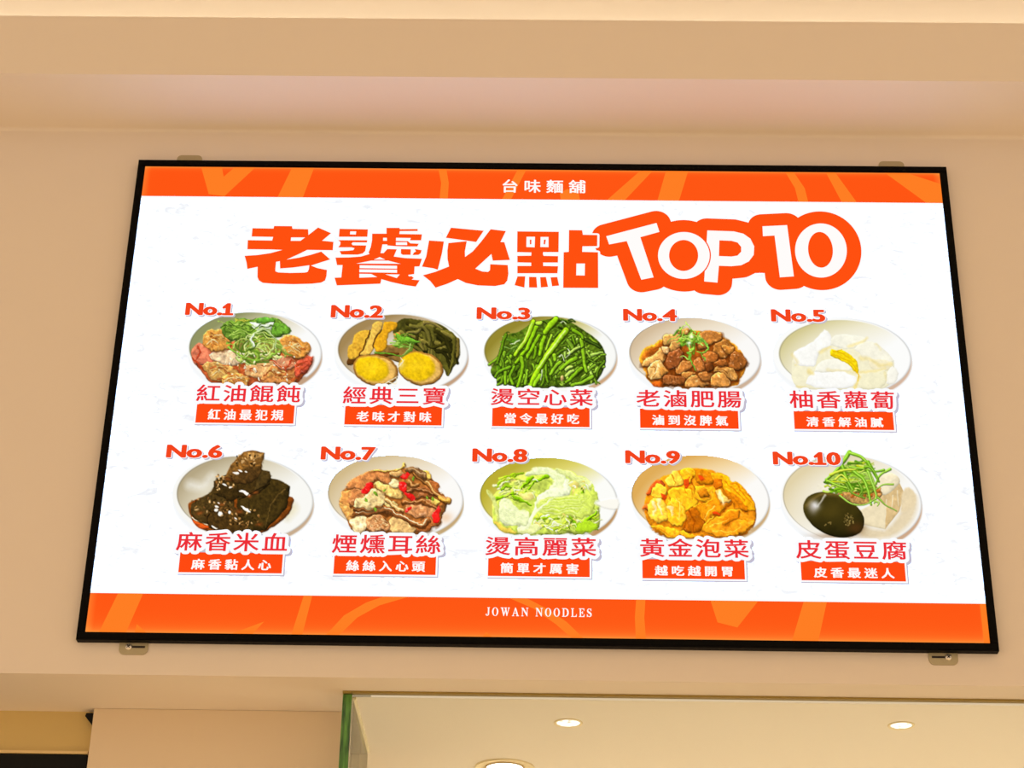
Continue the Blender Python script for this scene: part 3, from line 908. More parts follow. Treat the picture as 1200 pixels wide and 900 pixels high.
def paint_greens(k):
    k.wander = .4
    k.grain = .7
    k.gain = 1.08
    k.plate((515, 378, 416, 232, .02), (532, 396, 440, 252, .03), (134, 118, 14), (206, 196, 120), (250, 250, 246), (206, 166, 126))
    k.cur = 2
    k.poly([(140, 500), (200, 400), (240, 280), (330, 245), (420, 190), (560, 160), (640, 170), (760, 240), (860, 320), (900, 430), (850, 560), (760, 600), (500, 620), (300, 610), (180, 560)], (66, 100, 20), 4, tex=.38, ts=18, bev=40)
    D = ((44, 76, 12), (84, 132, 26), (112, 166, 36), (60, 100, 18), (134, 186, 60), (34, 58, 10))
    for i in range(70):
        x, y = 600+k.rs.rand()*260, 200+k.rs.rand()*370
        if (x-600)*.62 > (y-165) or x > 830 and y > 480:
            continue
        if x > 800:
            x -= 40
        a = k.rs.rand()*3.14
        L = 30+k.rs.rand()*70
        k.line([(x, y), (x+L*.5*math.cos(a)+10, y+L*.5*math.sin(a)), (x+L*math.cos(a), min(y+L*math.sin(a), 590))], 16, 7, D[k.rs.randint(6)], amt=.4)
    for i in range(40):
        x, y = 200+k.rs.rand()*170, 260+k.rs.rand()*180
        a = -.9+k.rs.rand()*1.2
        L = 30+k.rs.rand()*50
        k.line([(x, y), (x+L*.5, y+L*.5*a-12), (x+L, y+L*a)], 10, 5, ((60, 120, 24), (40, 84, 14), (120, 176, 70), (86, 150, 40))[k.rs.randint(4)], amt=.35)
    for i in range(40):
        x, y = 150+k.rs.rand()*420, 420+k.rs.rand()*170
        a = 1.0+k.rs.rand()*1.3
        L = 40+k.rs.rand()*60
        k.line([(max(x, 190), y), (max(190, x+L*math.cos(a)), min(y+L*math.sin(a), 600))], 18, 10, ((60, 118, 18), (40, 80, 10), (90, 158, 30), (28, 56, 8))[k.rs.randint(4)], amt=.4)
    for i in range(70):
        x, y = 560+k.rs.rand()*290, 270+k.rs.rand()*290
        if (x-600)*.75 > (y-190) or y > 590-(x-600)*.25:
            continue
        a = (-.6, .9, 1.3, -.9, 2.2)[k.rs.randint(5)]+k.rs.rand()*.4
        L = 34+k.rs.rand()*60
        c = ((104, 160, 40), (84, 138, 28), (128, 184, 56), (66, 112, 20), (150, 200, 84))[k.rs.randint(5)]
        q = [(x, y), (x+L*.5*math.cos(a), y+L*.5*math.sin(a)-6), (x+L*math.cos(a), min(y+L*math.sin(a), 590))]
        w = 12+k.rs.rand()*14
        k.line(q, w+6, w, (28, 48, 6), amt=0, edge=0, alpha=.8)
        k.line(q, w, w*.7, c, amt=.4)
    for i in range(34):
        x, y = 200+k.rs.rand()*330, 380+k.rs.rand()*180
        a = (1.9, 1.6, 1.2, 2.3)[k.rs.randint(4)]+k.rs.rand()*.3
        L = 40+k.rs.rand()*70
        q = [(x, y), (x+L*.5*math.cos(a)+6, y+L*.5*math.sin(a)), (x+L*math.cos(a), min(y+L*math.sin(a), 598))]
        w = 14+k.rs.rand()*10
        k.line(q, w+6, w, (24, 42, 6), amt=0, edge=0, alpha=.8)
        k.line(q, w, w*.8, ((84, 140, 26), (106, 168, 34), (64, 112, 18))[k.rs.randint(3)], amt=.4)
    for i in range(24):
        x, y = 440+k.rs.rand()*220, 165+k.rs.rand()*90
        k.line([(x, y), (x+20, y-14+k.rs.rand()*30), (x+44, y+8)], 12, 6, ((40, 76, 14), (76, 132, 28), (24, 48, 8))[k.rs.randint(3)])
    st = [([(240, 270), (215, 350), (185, 460)], 26, (84, 146, 22)), ([(420, 180), (380, 290), (305, 400)], 36, (142, 214, 28)),
          ([(440, 215), (400, 320), (370, 380), (310, 450)], 32, (116, 194, 22)), ([(470, 190), (445, 190)], 34, (150, 210, 60)),
          ([(460, 275), (420, 350), (385, 415)], 30, (106, 182, 22)), ([(500, 260), (480, 340), (460, 400)], 34, (120, 200, 24)),
          ([(545, 270), (520, 330), (505, 370)], 22, (140, 212, 50)), ([(570, 165), (520, 230), (500, 255)], 46, (128, 204, 26)),
          ([(440, 350), (425, 420)], 24, (96, 170, 20)), ([(345, 420), (352, 500), (320, 610)], 30, (106, 178, 24)), ([(300, 480), (275, 540), (290, 595)], 26, (96, 168, 26)),
          ([(240, 510), (240, 590)], 28, (110, 184, 30)), ([(385, 500), (370, 590)], 24, (122, 196, 40)), ([(270, 480), (200, 510), (175, 545)], 26, (92, 160, 28)),
          ([(740, 300), (755, 400), (768, 515)], 32, (112, 180, 30)), ([(705, 420), (650, 455), (600, 500)], 34, (104, 172, 28)), ([(740, 490), (680, 550), (640, 580)], 30, (98, 166, 24)),
          ([(810, 545), (740, 585), (680, 600)], 32, (110, 174, 36)), ([(600, 450), (560, 490), (535, 530)], 30, (112, 180, 34)), ([(760, 345), (680, 390), (640, 410)], 10, (76, 130, 30)),
          ([(790, 430), (850, 462)], 16, (92, 150, 36)), ([(510, 470), (505, 540), (520, 580)], 22, (96, 166, 24)), ([(770, 300), (830, 330), (860, 350)], 24, (52, 90, 22)), ([(890, 440), (850, 500), (840, 540)], 22, (74, 124, 24)),
          ([(690, 240), (740, 270), (750, 290)], 30, (96, 164, 22)), ([(680, 280), (690, 330)], 18, (86, 150, 22)),
          ([(560, 400), (565, 435)], 34, (130, 206, 36)), ([(640, 240), (560, 340), (460, 490), (405, 600)], 46, (134, 212, 26)), ([(465, 535), (430, 600)], 34, (120, 196, 30))]
    for q, w, c in st:
        k.line(q, w, w*.85, tuple(v*.32 for v in c), amt=0, edge=0)
        k.line([(x-1, y-1) for x, y in q], w-7, w*.85-7, jit(k, c, .05), amt=.35, edge=.35)
    k.line([(632, 240), (550, 350), (452, 490)], 9, 7, (196, 244, 120), edge=0)
    k.line([(410, 190), (370, 290), (312, 380)], 7, 5, (190, 240, 110), edge=0)
    for q in ([(590, 410), (610, 400), (625, 440)], [(650, 360), (665, 390), (640, 420)], [(480, 500), (470, 560)], [(600, 190), (620, 180), (640, 200)], [(330, 300), (300, 320), (270, 330)]):
        k.line(q, 6, 4, (206, 226, 180), edge=0)
    k.poly([(600, 550), (615, 535), (625, 560), (610, 575)], (214, 180, 110), 3)


def paint_tripe(k):
    k.gain = 1.08
    k.plate((516, 392, 418, 236, .04), (530, 408, 435, 248, .05), (206, 178, 138), (238, 224, 200), (252, 250, 247), (206, 178, 152), 1.1)
    k.cur = 2
    k.poly([(170, 400), (230, 330), (330, 290), (500, 240), (720, 280), (830, 370), (865, 470), (830, 560), (760, 610), (330, 615), (220, 560), (175, 470)], (240, 158, 40), 4, tex=.10, bev=60, edge=.12)
    k.poly([(195, 400), (330, 300), (500, 250), (720, 290), (815, 400), (830, 520), (760, 600), (340, 605), (230, 540)], (150, 74, 18), 4, tex=.25, bev=60, edge=.0, soft=30)
    k.poly([(250, 585), (300, 575), (330, 605), (270, 612)], (222, 100, 24), 3)
    ch = [([(415, 235), (450, 218), (490, 230), (480, 262), (430, 268)], (202, 140, 66)), ([(320, 285), (350, 255), (420, 260), (430, 300), (380, 330), (330, 330)], (212, 156, 78)),
          ([(560, 275), (600, 240), (680, 250), (712, 255), (700, 310), (640, 330), (580, 320)], (184, 116, 50)), ([(350, 350), (400, 310), (440, 320), (440, 350), (390, 375)], (206, 146, 72)),
          ([(640, 370), (700, 310), (730, 288), (780, 340), (770, 380), (720, 430), (670, 400)], (180, 112, 44)), ([(790, 345), (760, 400), (700, 360), (740, 330)], (190, 120, 46)),
          ([(760, 410), (800, 370), (880, 450), (830, 490), (790, 500), (755, 470)], (150, 86, 34)), ([(200, 420), (270, 390), (290, 350), (330, 400), (320, 450), (230, 465), (175, 470)], (222, 160, 84)),
          ([(300, 350), (350, 345), (360, 390), (320, 410)], (210, 160, 100)), ([(345, 420), (370, 375), (420, 362), (458, 390), (450, 440), (410, 490), (360, 500), (340, 460)], (146, 78, 34)),
          ([(540, 320), (600, 310), (620, 345), (570, 360)], (170, 104, 42)), ([(585, 400), (640, 375), (682, 420), (660, 450), (600, 455)], (180, 102, 40)),
          ([(215, 490), (260, 440), (300, 435), (345, 510), (330, 545), (260, 562), (222, 540)], (232, 176, 98)), ([(310, 480), (350, 510), (340, 540), (300, 540)], (206, 138, 60)),
          ([(395, 500), (450, 450), (495, 440), (510, 480), (450, 520), (410, 530)], (184, 114, 50)), ([(520, 440), (560, 415), (595, 450), (590, 500), (540, 510), (515, 480)], (188, 110, 48)),
          ([(440, 520), (500, 505), (530, 520), (490, 560), (455, 560)], (196, 126, 56)), ([(315, 570), (330, 545), (430, 545), (475, 570), (440, 612), (330, 605)], (142, 78, 32)),
          ([(470, 610), (510, 530), (570, 555), (620, 590), (600, 612)], (206, 138, 66)), ([(545, 530), (580, 505), (640, 520), (640, 560), (590, 580)], (176, 108, 48)),
          ([(650, 520), (690, 462), (760, 480), (815, 525), (805, 560), (750, 560), (700, 520)], (204, 142, 68)), ([(660, 450), (720, 430), (750, 460), (700, 480)], (150, 84, 32)),
          ([(625, 580), (660, 535), (720, 530), (755, 575), (740, 610), (640, 612)], (212, 142, 66)), ([(600, 460), (650, 455), (650, 500), (610, 510)], (120, 62, 22))]
    for p, c in ch:
        cx, cy = np.mean([q[0] for q in p]), np.mean([q[1] for q in p])
        k.poly([(cx+(x-cx)*1.12, cy+6+(y-cy)*1.12) for x, y in p], (88, 40, 8), 3, amt=0, edge=0, alpha=.75, soft=12)
        k.poly(p, c, 3, tex=.15, ts=16, amt=.34, edge=.34, bev=22, spec=.35)
    k.line([(240, 470), (265, 480), (270, 520), (250, 545)], 9, 6, (176, 110, 40))
    k.line([(285, 460), (280, 500), (265, 520)], 7, 5, (255, 226, 170), edge=0)
    k.line([(680, 500), (720, 500), (745, 530)], 10, 6, (150, 88, 30))
    for i in range(6):
        k.line([(335+18*i, 552), (338+18*i, 600)], 5, 3, (184, 116, 60), edge=0)
    k.cur = 3
    for i in range(40):
        cx, cy = 500+k.rs.randn()*32, 300+k.rs.randn()*30
        a0 = k.rs.rand()*6.28
        L = 40+k.rs.rand()*60
        c = ((92, 166, 42), (130, 204, 60), (166, 224, 92), (66, 130, 28))[k.rs.randint(4)]
        k.line([(cx-L*.5*math.cos(a0), cy-L*.4*math.sin(a0)), (cx+k.rs.randn()*10, cy+k.rs.randn()*12), (cx+L*.5*math.cos(a0), cy+L*.4*math.sin(a0))], 13, 6, c)
    k.line([(560, 290), (610, 310), (620, 355), (580, 385), (545, 370)], 14, 8, (110, 194, 66))
    k.line([(485, 380), (500, 440), (525, 498)], 18, 6, (92, 178, 52))
    k.line([(560, 380), (590, 410), (605, 440)], 12, 5, (100, 180, 56))
    k.line([(430, 265), (380, 295), (350, 320)], 10, 4, (130, 190, 70))
    k.line([(470, 180), (500, 225), (530, 260)], 8, 5, (166, 214, 90))
    k.glow(487, 330, 14, 18, (240, 255, 236), .95)
    k.glow(500, 280, 10, 16, (230, 250, 220), .8)


def paint_radish(k):
    k.grain = .12
    k.wander = .5
    k.plate((520, 372, 420, 230, .03), (518, 386, 455, 256, .05), (206, 194, 128), (240, 234, 206), (253, 253, 251), (214, 182, 158), 1.15)
    k.cur = 2
    for p, c in (([(185, 470), (200, 370), (300, 320), (450, 270), (600, 280), (760, 320), (860, 420), (850, 560), (700, 600), (300, 600), (200, 560)], (246, 240, 206)),
                 ([(190, 370), (230, 330), (330, 280), (400, 200), (440, 240), (450, 310), (380, 330), (350, 400), (330, 450), (220, 440)], (253, 252, 246)),
                 ([(440, 300), (470, 240), (600, 240), (680, 260), (640, 310), (540, 330)], (250, 247, 228)),
                 ([(600, 330), (680, 280), (750, 300), (860, 410), (800, 440), (700, 420)], (250, 246, 226)),
                 ([(690, 430), (720, 400), (850, 420), (830, 470), (730, 480)], (246, 236, 200)),
                 ([(620, 520), (680, 480), (800, 470), (810, 540), (770, 590), (640, 590)], (246, 240, 204)),
                 ([(280, 560), (340, 480), (460, 470), (600, 510), (600, 570), (420, 600)], (254, 253, 248)),
                 ([(340, 480), (380, 410), (500, 400), (580, 440), (560, 480), (440, 480)], (252, 249, 232)),
                 ([(850, 440), (890, 490), (860, 560), (810, 560), (820, 480)], (250, 247, 234))):
        k.poly(p, c, 2, tex=.02, ts=40, bev=22, edge=.06, amt=.05)
    for q, w, a in (([(190, 370), (220, 420), (215, 440)], 22, .5), ([(370, 350), (440, 318)], 26, .6), ([(560, 310), (640, 290), (680, 260)], 24, .6), ([(640, 390), (700, 400), (760, 440), (840, 430)], 30, .55),
                    ([(300, 480), (330, 490)], 30, .7), ([(620, 490), (720, 480), (800, 460)], 16, .7), ([(600, 580), (630, 520)], 28, .9), ([(220, 580), (280, 590)], 16, .7), ([(420, 470), (560, 480), (610, 490)], 12, .5), ([(800, 490), (810, 540)], 10, .5), ([(740, 300), (770, 340)], 14, .4)):
        k.line(q, w, w*.6, (244, 222, 142), alpha=a, amt=0, edge=0, soft=16, mark=False)
    k.cur = 3
    k.poly([(432, 375), (452, 330), (480, 345), (512, 338), (560, 360), (605, 400), (620, 450), (628, 490), (595, 480), (560, 440), (500, 405)], (250, 216, 20), 2, tex=.10, ts=14, edge=.12, bev=14)
    for q in ([(445, 370), (500, 385), (580, 430), (620, 490)], [(460, 345), (530, 370), (600, 420)], [(480, 350), (515, 335)], [(600, 470), (625, 500), (620, 540)]):
        k.line(q, 9, 5, ((255, 236, 70), (236, 190, 10))[k.rs.randint(2)], edge=0)


def paint_ricecake(k):
    k.wander = .6
    k.gain = 1.15
    k.plate((512, 362, 418, 252, .05), (518, 376, 450, 270, .07), (170, 152, 112), (220, 210, 184), (250, 249, 244), (200, 172, 142), 1.1)
    k.line([(770, 410), (840, 440), (800, 500)], 70, 40, (226, 214, 170), alpha=.6, soft=50, amt=0, edge=0)
    k.line([(180, 290), (260, 300), (320, 230)], 60, 30, (250, 248, 240), alpha=.6, soft=50, amt=0, edge=0)
    k.cur = 2
    k.poly([(170, 440), (200, 390), (420, 340), (800, 360), (835, 420), (790, 500), (640, 600), (480, 620), (320, 600), (210, 540)], (122, 62, 16), 4, tex=.12, bev=30)
    k.poly([(195, 510), (240, 530), (300, 560), (250, 572), (210, 545)], (206, 84, 26), 3)
    k.line([(190, 495), (240, 520), (330, 565)], 5, 4, (250, 236, 210), edge=0)
    k.poly([(185, 480), (190, 410), (290, 350), (330, 300), (460, 380), (470, 470), (290, 540), (250, 530)], (70, 52, 22), 1, tex=.25, ts=14, bev=30)
    k.poly([(280, 480), (340, 430), (480, 440), (640, 470), (640, 580), (540, 610), (450, 620), (290, 560)], (66, 46, 18), 1, tex=.25, ts=14, bev=30)
    k.poly([(490, 340), (640, 300), (700, 250), (760, 260), (820, 300), (800, 440), (660, 580), (560, 600), (480, 460)], (58, 44, 16), 1, tex=.2, ts=18, bev=34)
    k.poly([(330, 270), (400, 230), (520, 180), (640, 190), (705, 235), (690, 290), (620, 350), (490, 380), (440, 400), (330, 350)], (58, 42, 16), 1, tex=.2, ts=16, bev=34)
    k.poly([(640, 195), (690, 205), (705, 250), (640, 330), (590, 330)], (66, 50, 22), 1, tex=.2, bev=20)
    k.poly([(440, 160), (520, 80), (580, 70), (658, 88), (645, 185), (600, 240), (540, 270), (460, 250), (400, 250)], (118, 80, 34), 1, tex=.26, ts=14, bev=30)
    k.poly([(505, 200), (640, 170), (620, 250), (530, 290), (440, 260)], (76, 52, 22), 2, tex=.2, ts=16, bev=24)
    k.poly([(540, 85), (650, 92), (640, 120), (560, 130)], (160, 118, 62), 1, tex=.2, ts=10, bev=14)
    for i in range(130):
        x, y = 190+k.rs.rand()*260, 380+k.rs.rand()*110
        z = k.rs.randint(4)
        if z == 1:
            x, y = 340+k.rs.rand()*110, 230+k.rs.rand()*90
        if z == 2:
            x, y = 480+k.rs.rand()*150, 100+k.rs.rand()*70
        if z == 3:
            x, y = 440+k.rs.rand()*180, 440+k.rs.rand()*120
        k.blob(x, y, 5+k.rs.rand()*6, 4+k.rs.rand()*3, k.rs.rand()*3, ((150, 110, 58), (110, 74, 34), (190, 150, 96), (46, 30, 10))[k.rs.randint(4)], n=7, bev=6, edge=.1, tex=0)
    for x, y, r_, rr in ((470, 215, 22, 7), (500, 205, 16, 6), (540, 215, 10, 5), (400, 290, 12, 6), (430, 300, 9, 5), (520, 335, 30, 9), (545, 350, 22, 10), (345, 455, 18, 10), (375, 478, 13, 11), (350, 435, 12, 7),
                         (435, 468, 9, 9), (530, 445, 24, 11), (515, 430, 12, 6), (555, 460, 12, 5), (470, 500, 10, 5), (330, 560, 22, 5), (360, 410, 10, 5)):
        k.blob(x, y, r_, rr, .4, (245, 232, 214), n=8, tex=0, edge=.1, bev=6)
    for x, y in ((560, 365), (600, 340), (420, 255), (380, 420), (490, 460), (620, 545), (240, 470)):
        k.glow(x, y, 22, 12, (140, 70, 26), .7)
    k.line([(690, 290), (600, 330), (500, 390)], 7, 5, (26, 18, 6), edge=0)
    k.line([(790, 320), (700, 400), (660, 560)], 8, 4, (104, 78, 36), edge=0, alpha=.7)
    k.line([(300, 480), (290, 540)], 7, 4, (24, 16, 6), edge=0)


def paint_ear(k):
    k.gain = 1.12
    k.wander = 1.2
    k.plate((502, 352, 424, 252, .05), (512, 372, 432, 262, .06), (204, 176, 120), (234, 218, 188), (253, 251, 247), (196, 166, 118), 1.1)
    k.glow(830, 500, 50, 40, (240, 190, 140), .6)
    k.cur = 2
    k.poly([(150, 390), (190, 310), (320, 230), (540, 190), (680, 200), (790, 310), (840, 400), (800, 520), (700, 590), (600, 610), (260, 590), (200, 500)], (156, 94, 40), 4, tex=.22, bev=40)
    ch = [([(190, 300), (260, 240), (360, 200), (470, 200), (475, 280), (380, 270), (280, 320)], (200, 126, 68)), ([(330, 215), (430, 195), (540, 190), (560, 148), (575, 165), (545, 200), (470, 205)], (232, 180, 80)),
          ([(145, 380), (170, 330), (240, 330), (230, 400), (180, 430)], (206, 138, 70)), ([(150, 400), (230, 440), (260, 500), (270, 590), (220, 530), (170, 460)], (220, 158, 80)), ([(200, 390), (250, 320), (330, 340), (280, 400), (230, 420)], (190, 120, 66)),
          ([(240, 420), (300, 360), (360, 310), (440, 340), (450, 390), (400, 440), (300, 440)], (226, 194, 130)), ([(370, 290), (440, 280), (540, 310), (540, 380), (460, 350)], (222, 180, 100)), ([(470, 270), (520, 255), (545, 300), (500, 310)], (236, 212, 150)),
          ([(480, 215), (540, 205), (560, 230), (500, 245)], (196, 150, 90)), ([(670, 210), (725, 205), (735, 255), (690, 260)], (228, 180, 80)), ([(720, 270), (780, 280), (800, 340), (750, 340)], (170, 96, 44)), ([(580, 330), (680, 310), (760, 340), (740, 380), (600, 370)], (146, 84, 40)),
          ([(590, 400), (700, 390), (790, 430), (750, 500), (640, 500), (570, 470)], (196, 132, 80)), ([(225, 520), (300, 490), (330, 540), (310, 595), (250, 590)], (236, 204, 150)), ([(320, 510), (400, 485), (460, 510), (470, 570), (400, 592), (330, 580)], (208, 146, 92)),
          ([(470, 530), (500, 490), (570, 540), (640, 580), (600, 600), (480, 590)], (214, 170, 106)), ([(640, 540), (760, 490), (805, 520), (760, 570), (660, 600)], (156, 88, 40)), ([(740, 390), (795, 400), (780, 430), (740, 420)], (232, 190, 90)),
          ([(440, 400), (500, 390), (520, 430), (460, 440)], (236, 206, 128))]
    for p, c in ch:
        k.poly([(x+4, y+10) for x, y in p], (86, 44, 12), 3, amt=0, edge=0, alpha=.6, soft=12)
        k.poly(p, c, 3, tex=.17, ts=18, amt=.28, edge=.34, bev=20, spec=.2)
    k.dots(60, 400, 540, 70, 40, 4, 8, [(236, 190, 130), (180, 116, 60)], edge=.1)
    for q, w, c, hl in (([(255, 470), (330, 462), (440, 452), (520, 480), (600, 525), (670, 545), (708, 520)], 44, (160, 96, 46), (240, 208, 160)), ([(620, 195), (670, 240), (730, 300), (790, 360), (850, 385)], 34, (184, 122, 58), (232, 190, 120)),
                         ([(590, 200), (640, 190), (690, 240)], 36, (134, 92, 52), (196, 160, 110)), ([(550, 400), (640, 392), (720, 415), (780, 440)], 22, (150, 86, 36), (214, 160, 100)), ([(580, 320), (660, 325), (750, 355)], 20, (128, 74, 34), (190, 140, 90)),
                         ([(455, 380), (500, 420), (550, 462)], 22, (210, 160, 90), (250, 226, 170)), ([(590, 270), (620, 300), (660, 295)], 20, (180, 120, 60), (220, 170, 110)), ([(240, 440), (330, 445), (420, 435)], 16, (120, 70, 30), (170, 116, 70)), ([(800, 380), (850, 395)], 30, (220, 160, 60), (246, 200, 110))):
        k.line([(x+2, y+7) for x, y in q], w+8, w, (70, 34, 8), amt=0, edge=0, alpha=.7)
        k.line(q, w, w*.8, c, amt=.3)
        k.line([(x, y-w*.12) for x, y in q], w*.22, w*.16, hl, edge=0)
    k.line([(235, 500), (262, 470), (300, 490)], 12, 8, (130, 74, 30))
    for p in ([(285, 320), (340, 270), (365, 285), (340, 320), (300, 340)], [(530, 250), (565, 222), (600, 230), (560, 252)], [(535, 275), (575, 270), (585, 310), (565, 335), (540, 320)], [(555, 340), (600, 335), (640, 385), (600, 380)],
              [(570, 450), (620, 432), (620, 455), (580, 472)], [(740, 490), (770, 450), (805, 432), (800, 480), (775, 530), (745, 520)]):
        k.poly(p, (222, 30, 26), 3, tex=.12, ts=14, bev=12, edge=.3, spec=.5)
    for x, y in ((380, 345), (440, 318), (318, 372), (372, 450), (745, 388), (632, 262), (700, 380)):
        k.blob(x, y, 16, 9, k.rs.rand()*3, (112, 168, 44), n=7, bev=8)


def paint_cabbage(k):
    k.grain = .4
    k.wander = 1.0
    k.gain = 1.06
    k.plate((505, 350, 426, 250, .03), (518, 370, 440, 262, .04), (178, 162, 20), (224, 214, 110), (253, 253, 248), (190, 146, 96), 1.0)
    k.cur = 2
    k.poly([(160, 480), (170, 340), (260, 270), (370, 190), (560, 170), (740, 220), (830, 320), (850, 440), (820, 570), (600, 600), (300, 595), (190, 550)], (196, 222, 90), 4, tex=.22, bev=50, edge=.12)
    G = ((150, 206, 26), (190, 224, 60), (214, 236, 120), (120, 186, 20), (232, 244, 170), (206, 232, 90))
    for i in range(120):
        z = k.rs.randint(3)
        cx, cy, rx, ry = ((330, 280, 150, 70), (570, 520, 130, 60), (760, 500, 80, 80))[z]
        a, q = k.rs.rand()*6.28, math.sqrt(k.rs.rand())
        x, y = cx+rx*q*math.cos(a), cy+ry*q*math.sin(a)
        b = -.6+k.rs.rand()*.9
        L = 20+k.rs.rand()*50
        k.line([(x-L*.5, y-L*.5*b), (x, y-8), (x+L*.5, y+L*.5*b)], 18, 8, G[k.rs.randint(6)], amt=.3)
    for q in ([(180, 380), (260, 340), (320, 330)], [(390, 240), (420, 230), (330, 300)], [(510, 225), (440, 260), (380, 310)], [(300, 350), (360, 390), (400, 410)], [(700, 550), (760, 500), (830, 450)], [(740, 330), (760, 360)], [(690, 540), (650, 490)]):
        k.line(q, 26, 12, (112, 190, 14), amt=.4)
    for q in ([(690, 570), (720, 530), (800, 505)], [(660, 510), (640, 540), (650, 570)], [(330, 380), (280, 370)], [(730, 300), (755, 340)]):
        k.line(q, 12, 6, (86, 130, 22))
    for p, c in (([(380, 190), (440, 160), (560, 175), (620, 220), (620, 290), (560, 330), (520, 300), (540, 240), (470, 205), (370, 215)], (228, 240, 186)),
                 ([(440, 350), (520, 300), (620, 260), (650, 300), (660, 340), (560, 360), (470, 420), (440, 470), (350, 580), (330, 540), (420, 450)], (236, 246, 200)),
                 ([(450, 380), (560, 350), (700, 340), (800, 340), (820, 420), (760, 480), (640, 485), (540, 460), (460, 460)], (200, 224, 96)),
                 ([(560, 170), (680, 200), (780, 250), (800, 310), (740, 300), (650, 240)], (222, 234, 150)),
                 ([(195, 460), (220, 380), (250, 365), (330, 430), (390, 470), (380, 520), (300, 540), (220, 520)], (232, 242, 184)),
                 ([(120, 310), (150, 320), (190, 400), (210, 520), (180, 480), (160, 390)], (216, 226, 130)),
                 ([(610, 240), (650, 250), (665, 320), (640, 340), (600, 330)], (236, 246, 200)),
                 ([(690, 540), (750, 505), (830, 520), (800, 575), (700, 580)], (160, 214, 40)), ([(330, 560), (400, 520), (480, 540), (420, 590), (340, 590)], (228, 236, 160)),
                 ([(650, 250), (700, 245), (720, 280), (680, 300)], (240, 226, 120)), ([(170, 510), (260, 550), (320, 580), (230, 580)], (236, 206, 80)), ([(340, 330), (400, 320), (430, 345), (380, 375)], (240, 226, 130))):
        k.poly(p, c, 4, tex=.08, ts=18, amt=.12, edge=.12, bev=30, soft=9)
    for i in range(34):
        t = i/33
        k.line([(455+8*math.sin(i), 380+t*80), (600, 350+t*125+8*math.sin(i*2)), (745+20*math.sin(i*1.3), 350+t*105)], 4, 3, ((232, 242, 170), (172, 204, 60))[i % 2], edge=0, alpha=.55)
    for i in range(24):
        t = i/23
        k.line([(400+t*60, 200-t*20), (540+t*50, 200+t*20), (560+t*50, 290)], 4, 3, ((246, 250, 220), (204, 222, 130))[i % 2], edge=0, alpha=.5)
        k.line([(215+t*20, 400+t*110), (300, 440+t*80), (380, 480+t*40)], 4, 3, ((248, 252, 228), (206, 224, 130))[i % 2], edge=0, alpha=.5)
        k.line([(480+t*90, 400-t*50), (440+t*50, 450-t*50), (340+t*50, 570-t*20)], 4, 3, ((250, 252, 232), (214, 228, 150))[i % 2], edge=0, alpha=.5)
        k.line([(590+t*40, 190+t*20), (700, 230+t*30), (790, 280+t*50)], 4, 3, ((240, 246, 200), (190, 210, 90))[i % 2], edge=0, alpha=.5)
    for i in range(60):
        z = k.rs.randint(3)
        cx, cy, rx, ry = ((560, 515, 120, 50), (320, 290, 120, 50), (730, 300, 70, 50))[z]
        x, y = cx+rx*(k.rs.rand()*2-1), cy+ry*(k.rs.rand()*2-1)
        a = k.rs.rand()*3.1
        L = 14+k.rs.rand()*22
        k.line([(x, y), (x+L*math.cos(a)*.5+4, y+L*math.sin(a)*.5-4), (x+L*math.cos(a), y+L*math.sin(a))], 11, 5, ((236, 246, 190), (246, 250, 220), (200, 226, 90), (226, 240, 150), (240, 214, 110))[k.rs.randint(5)], edge=.1, amt=.2)
    k.cur = 1
    k.poly([(820, 395), (850, 370), (960, 358), (962, 430), (900, 430), (850, 415)], (254, 251, 240), 2, tex=0, edge=0, soft=20, bev=10)


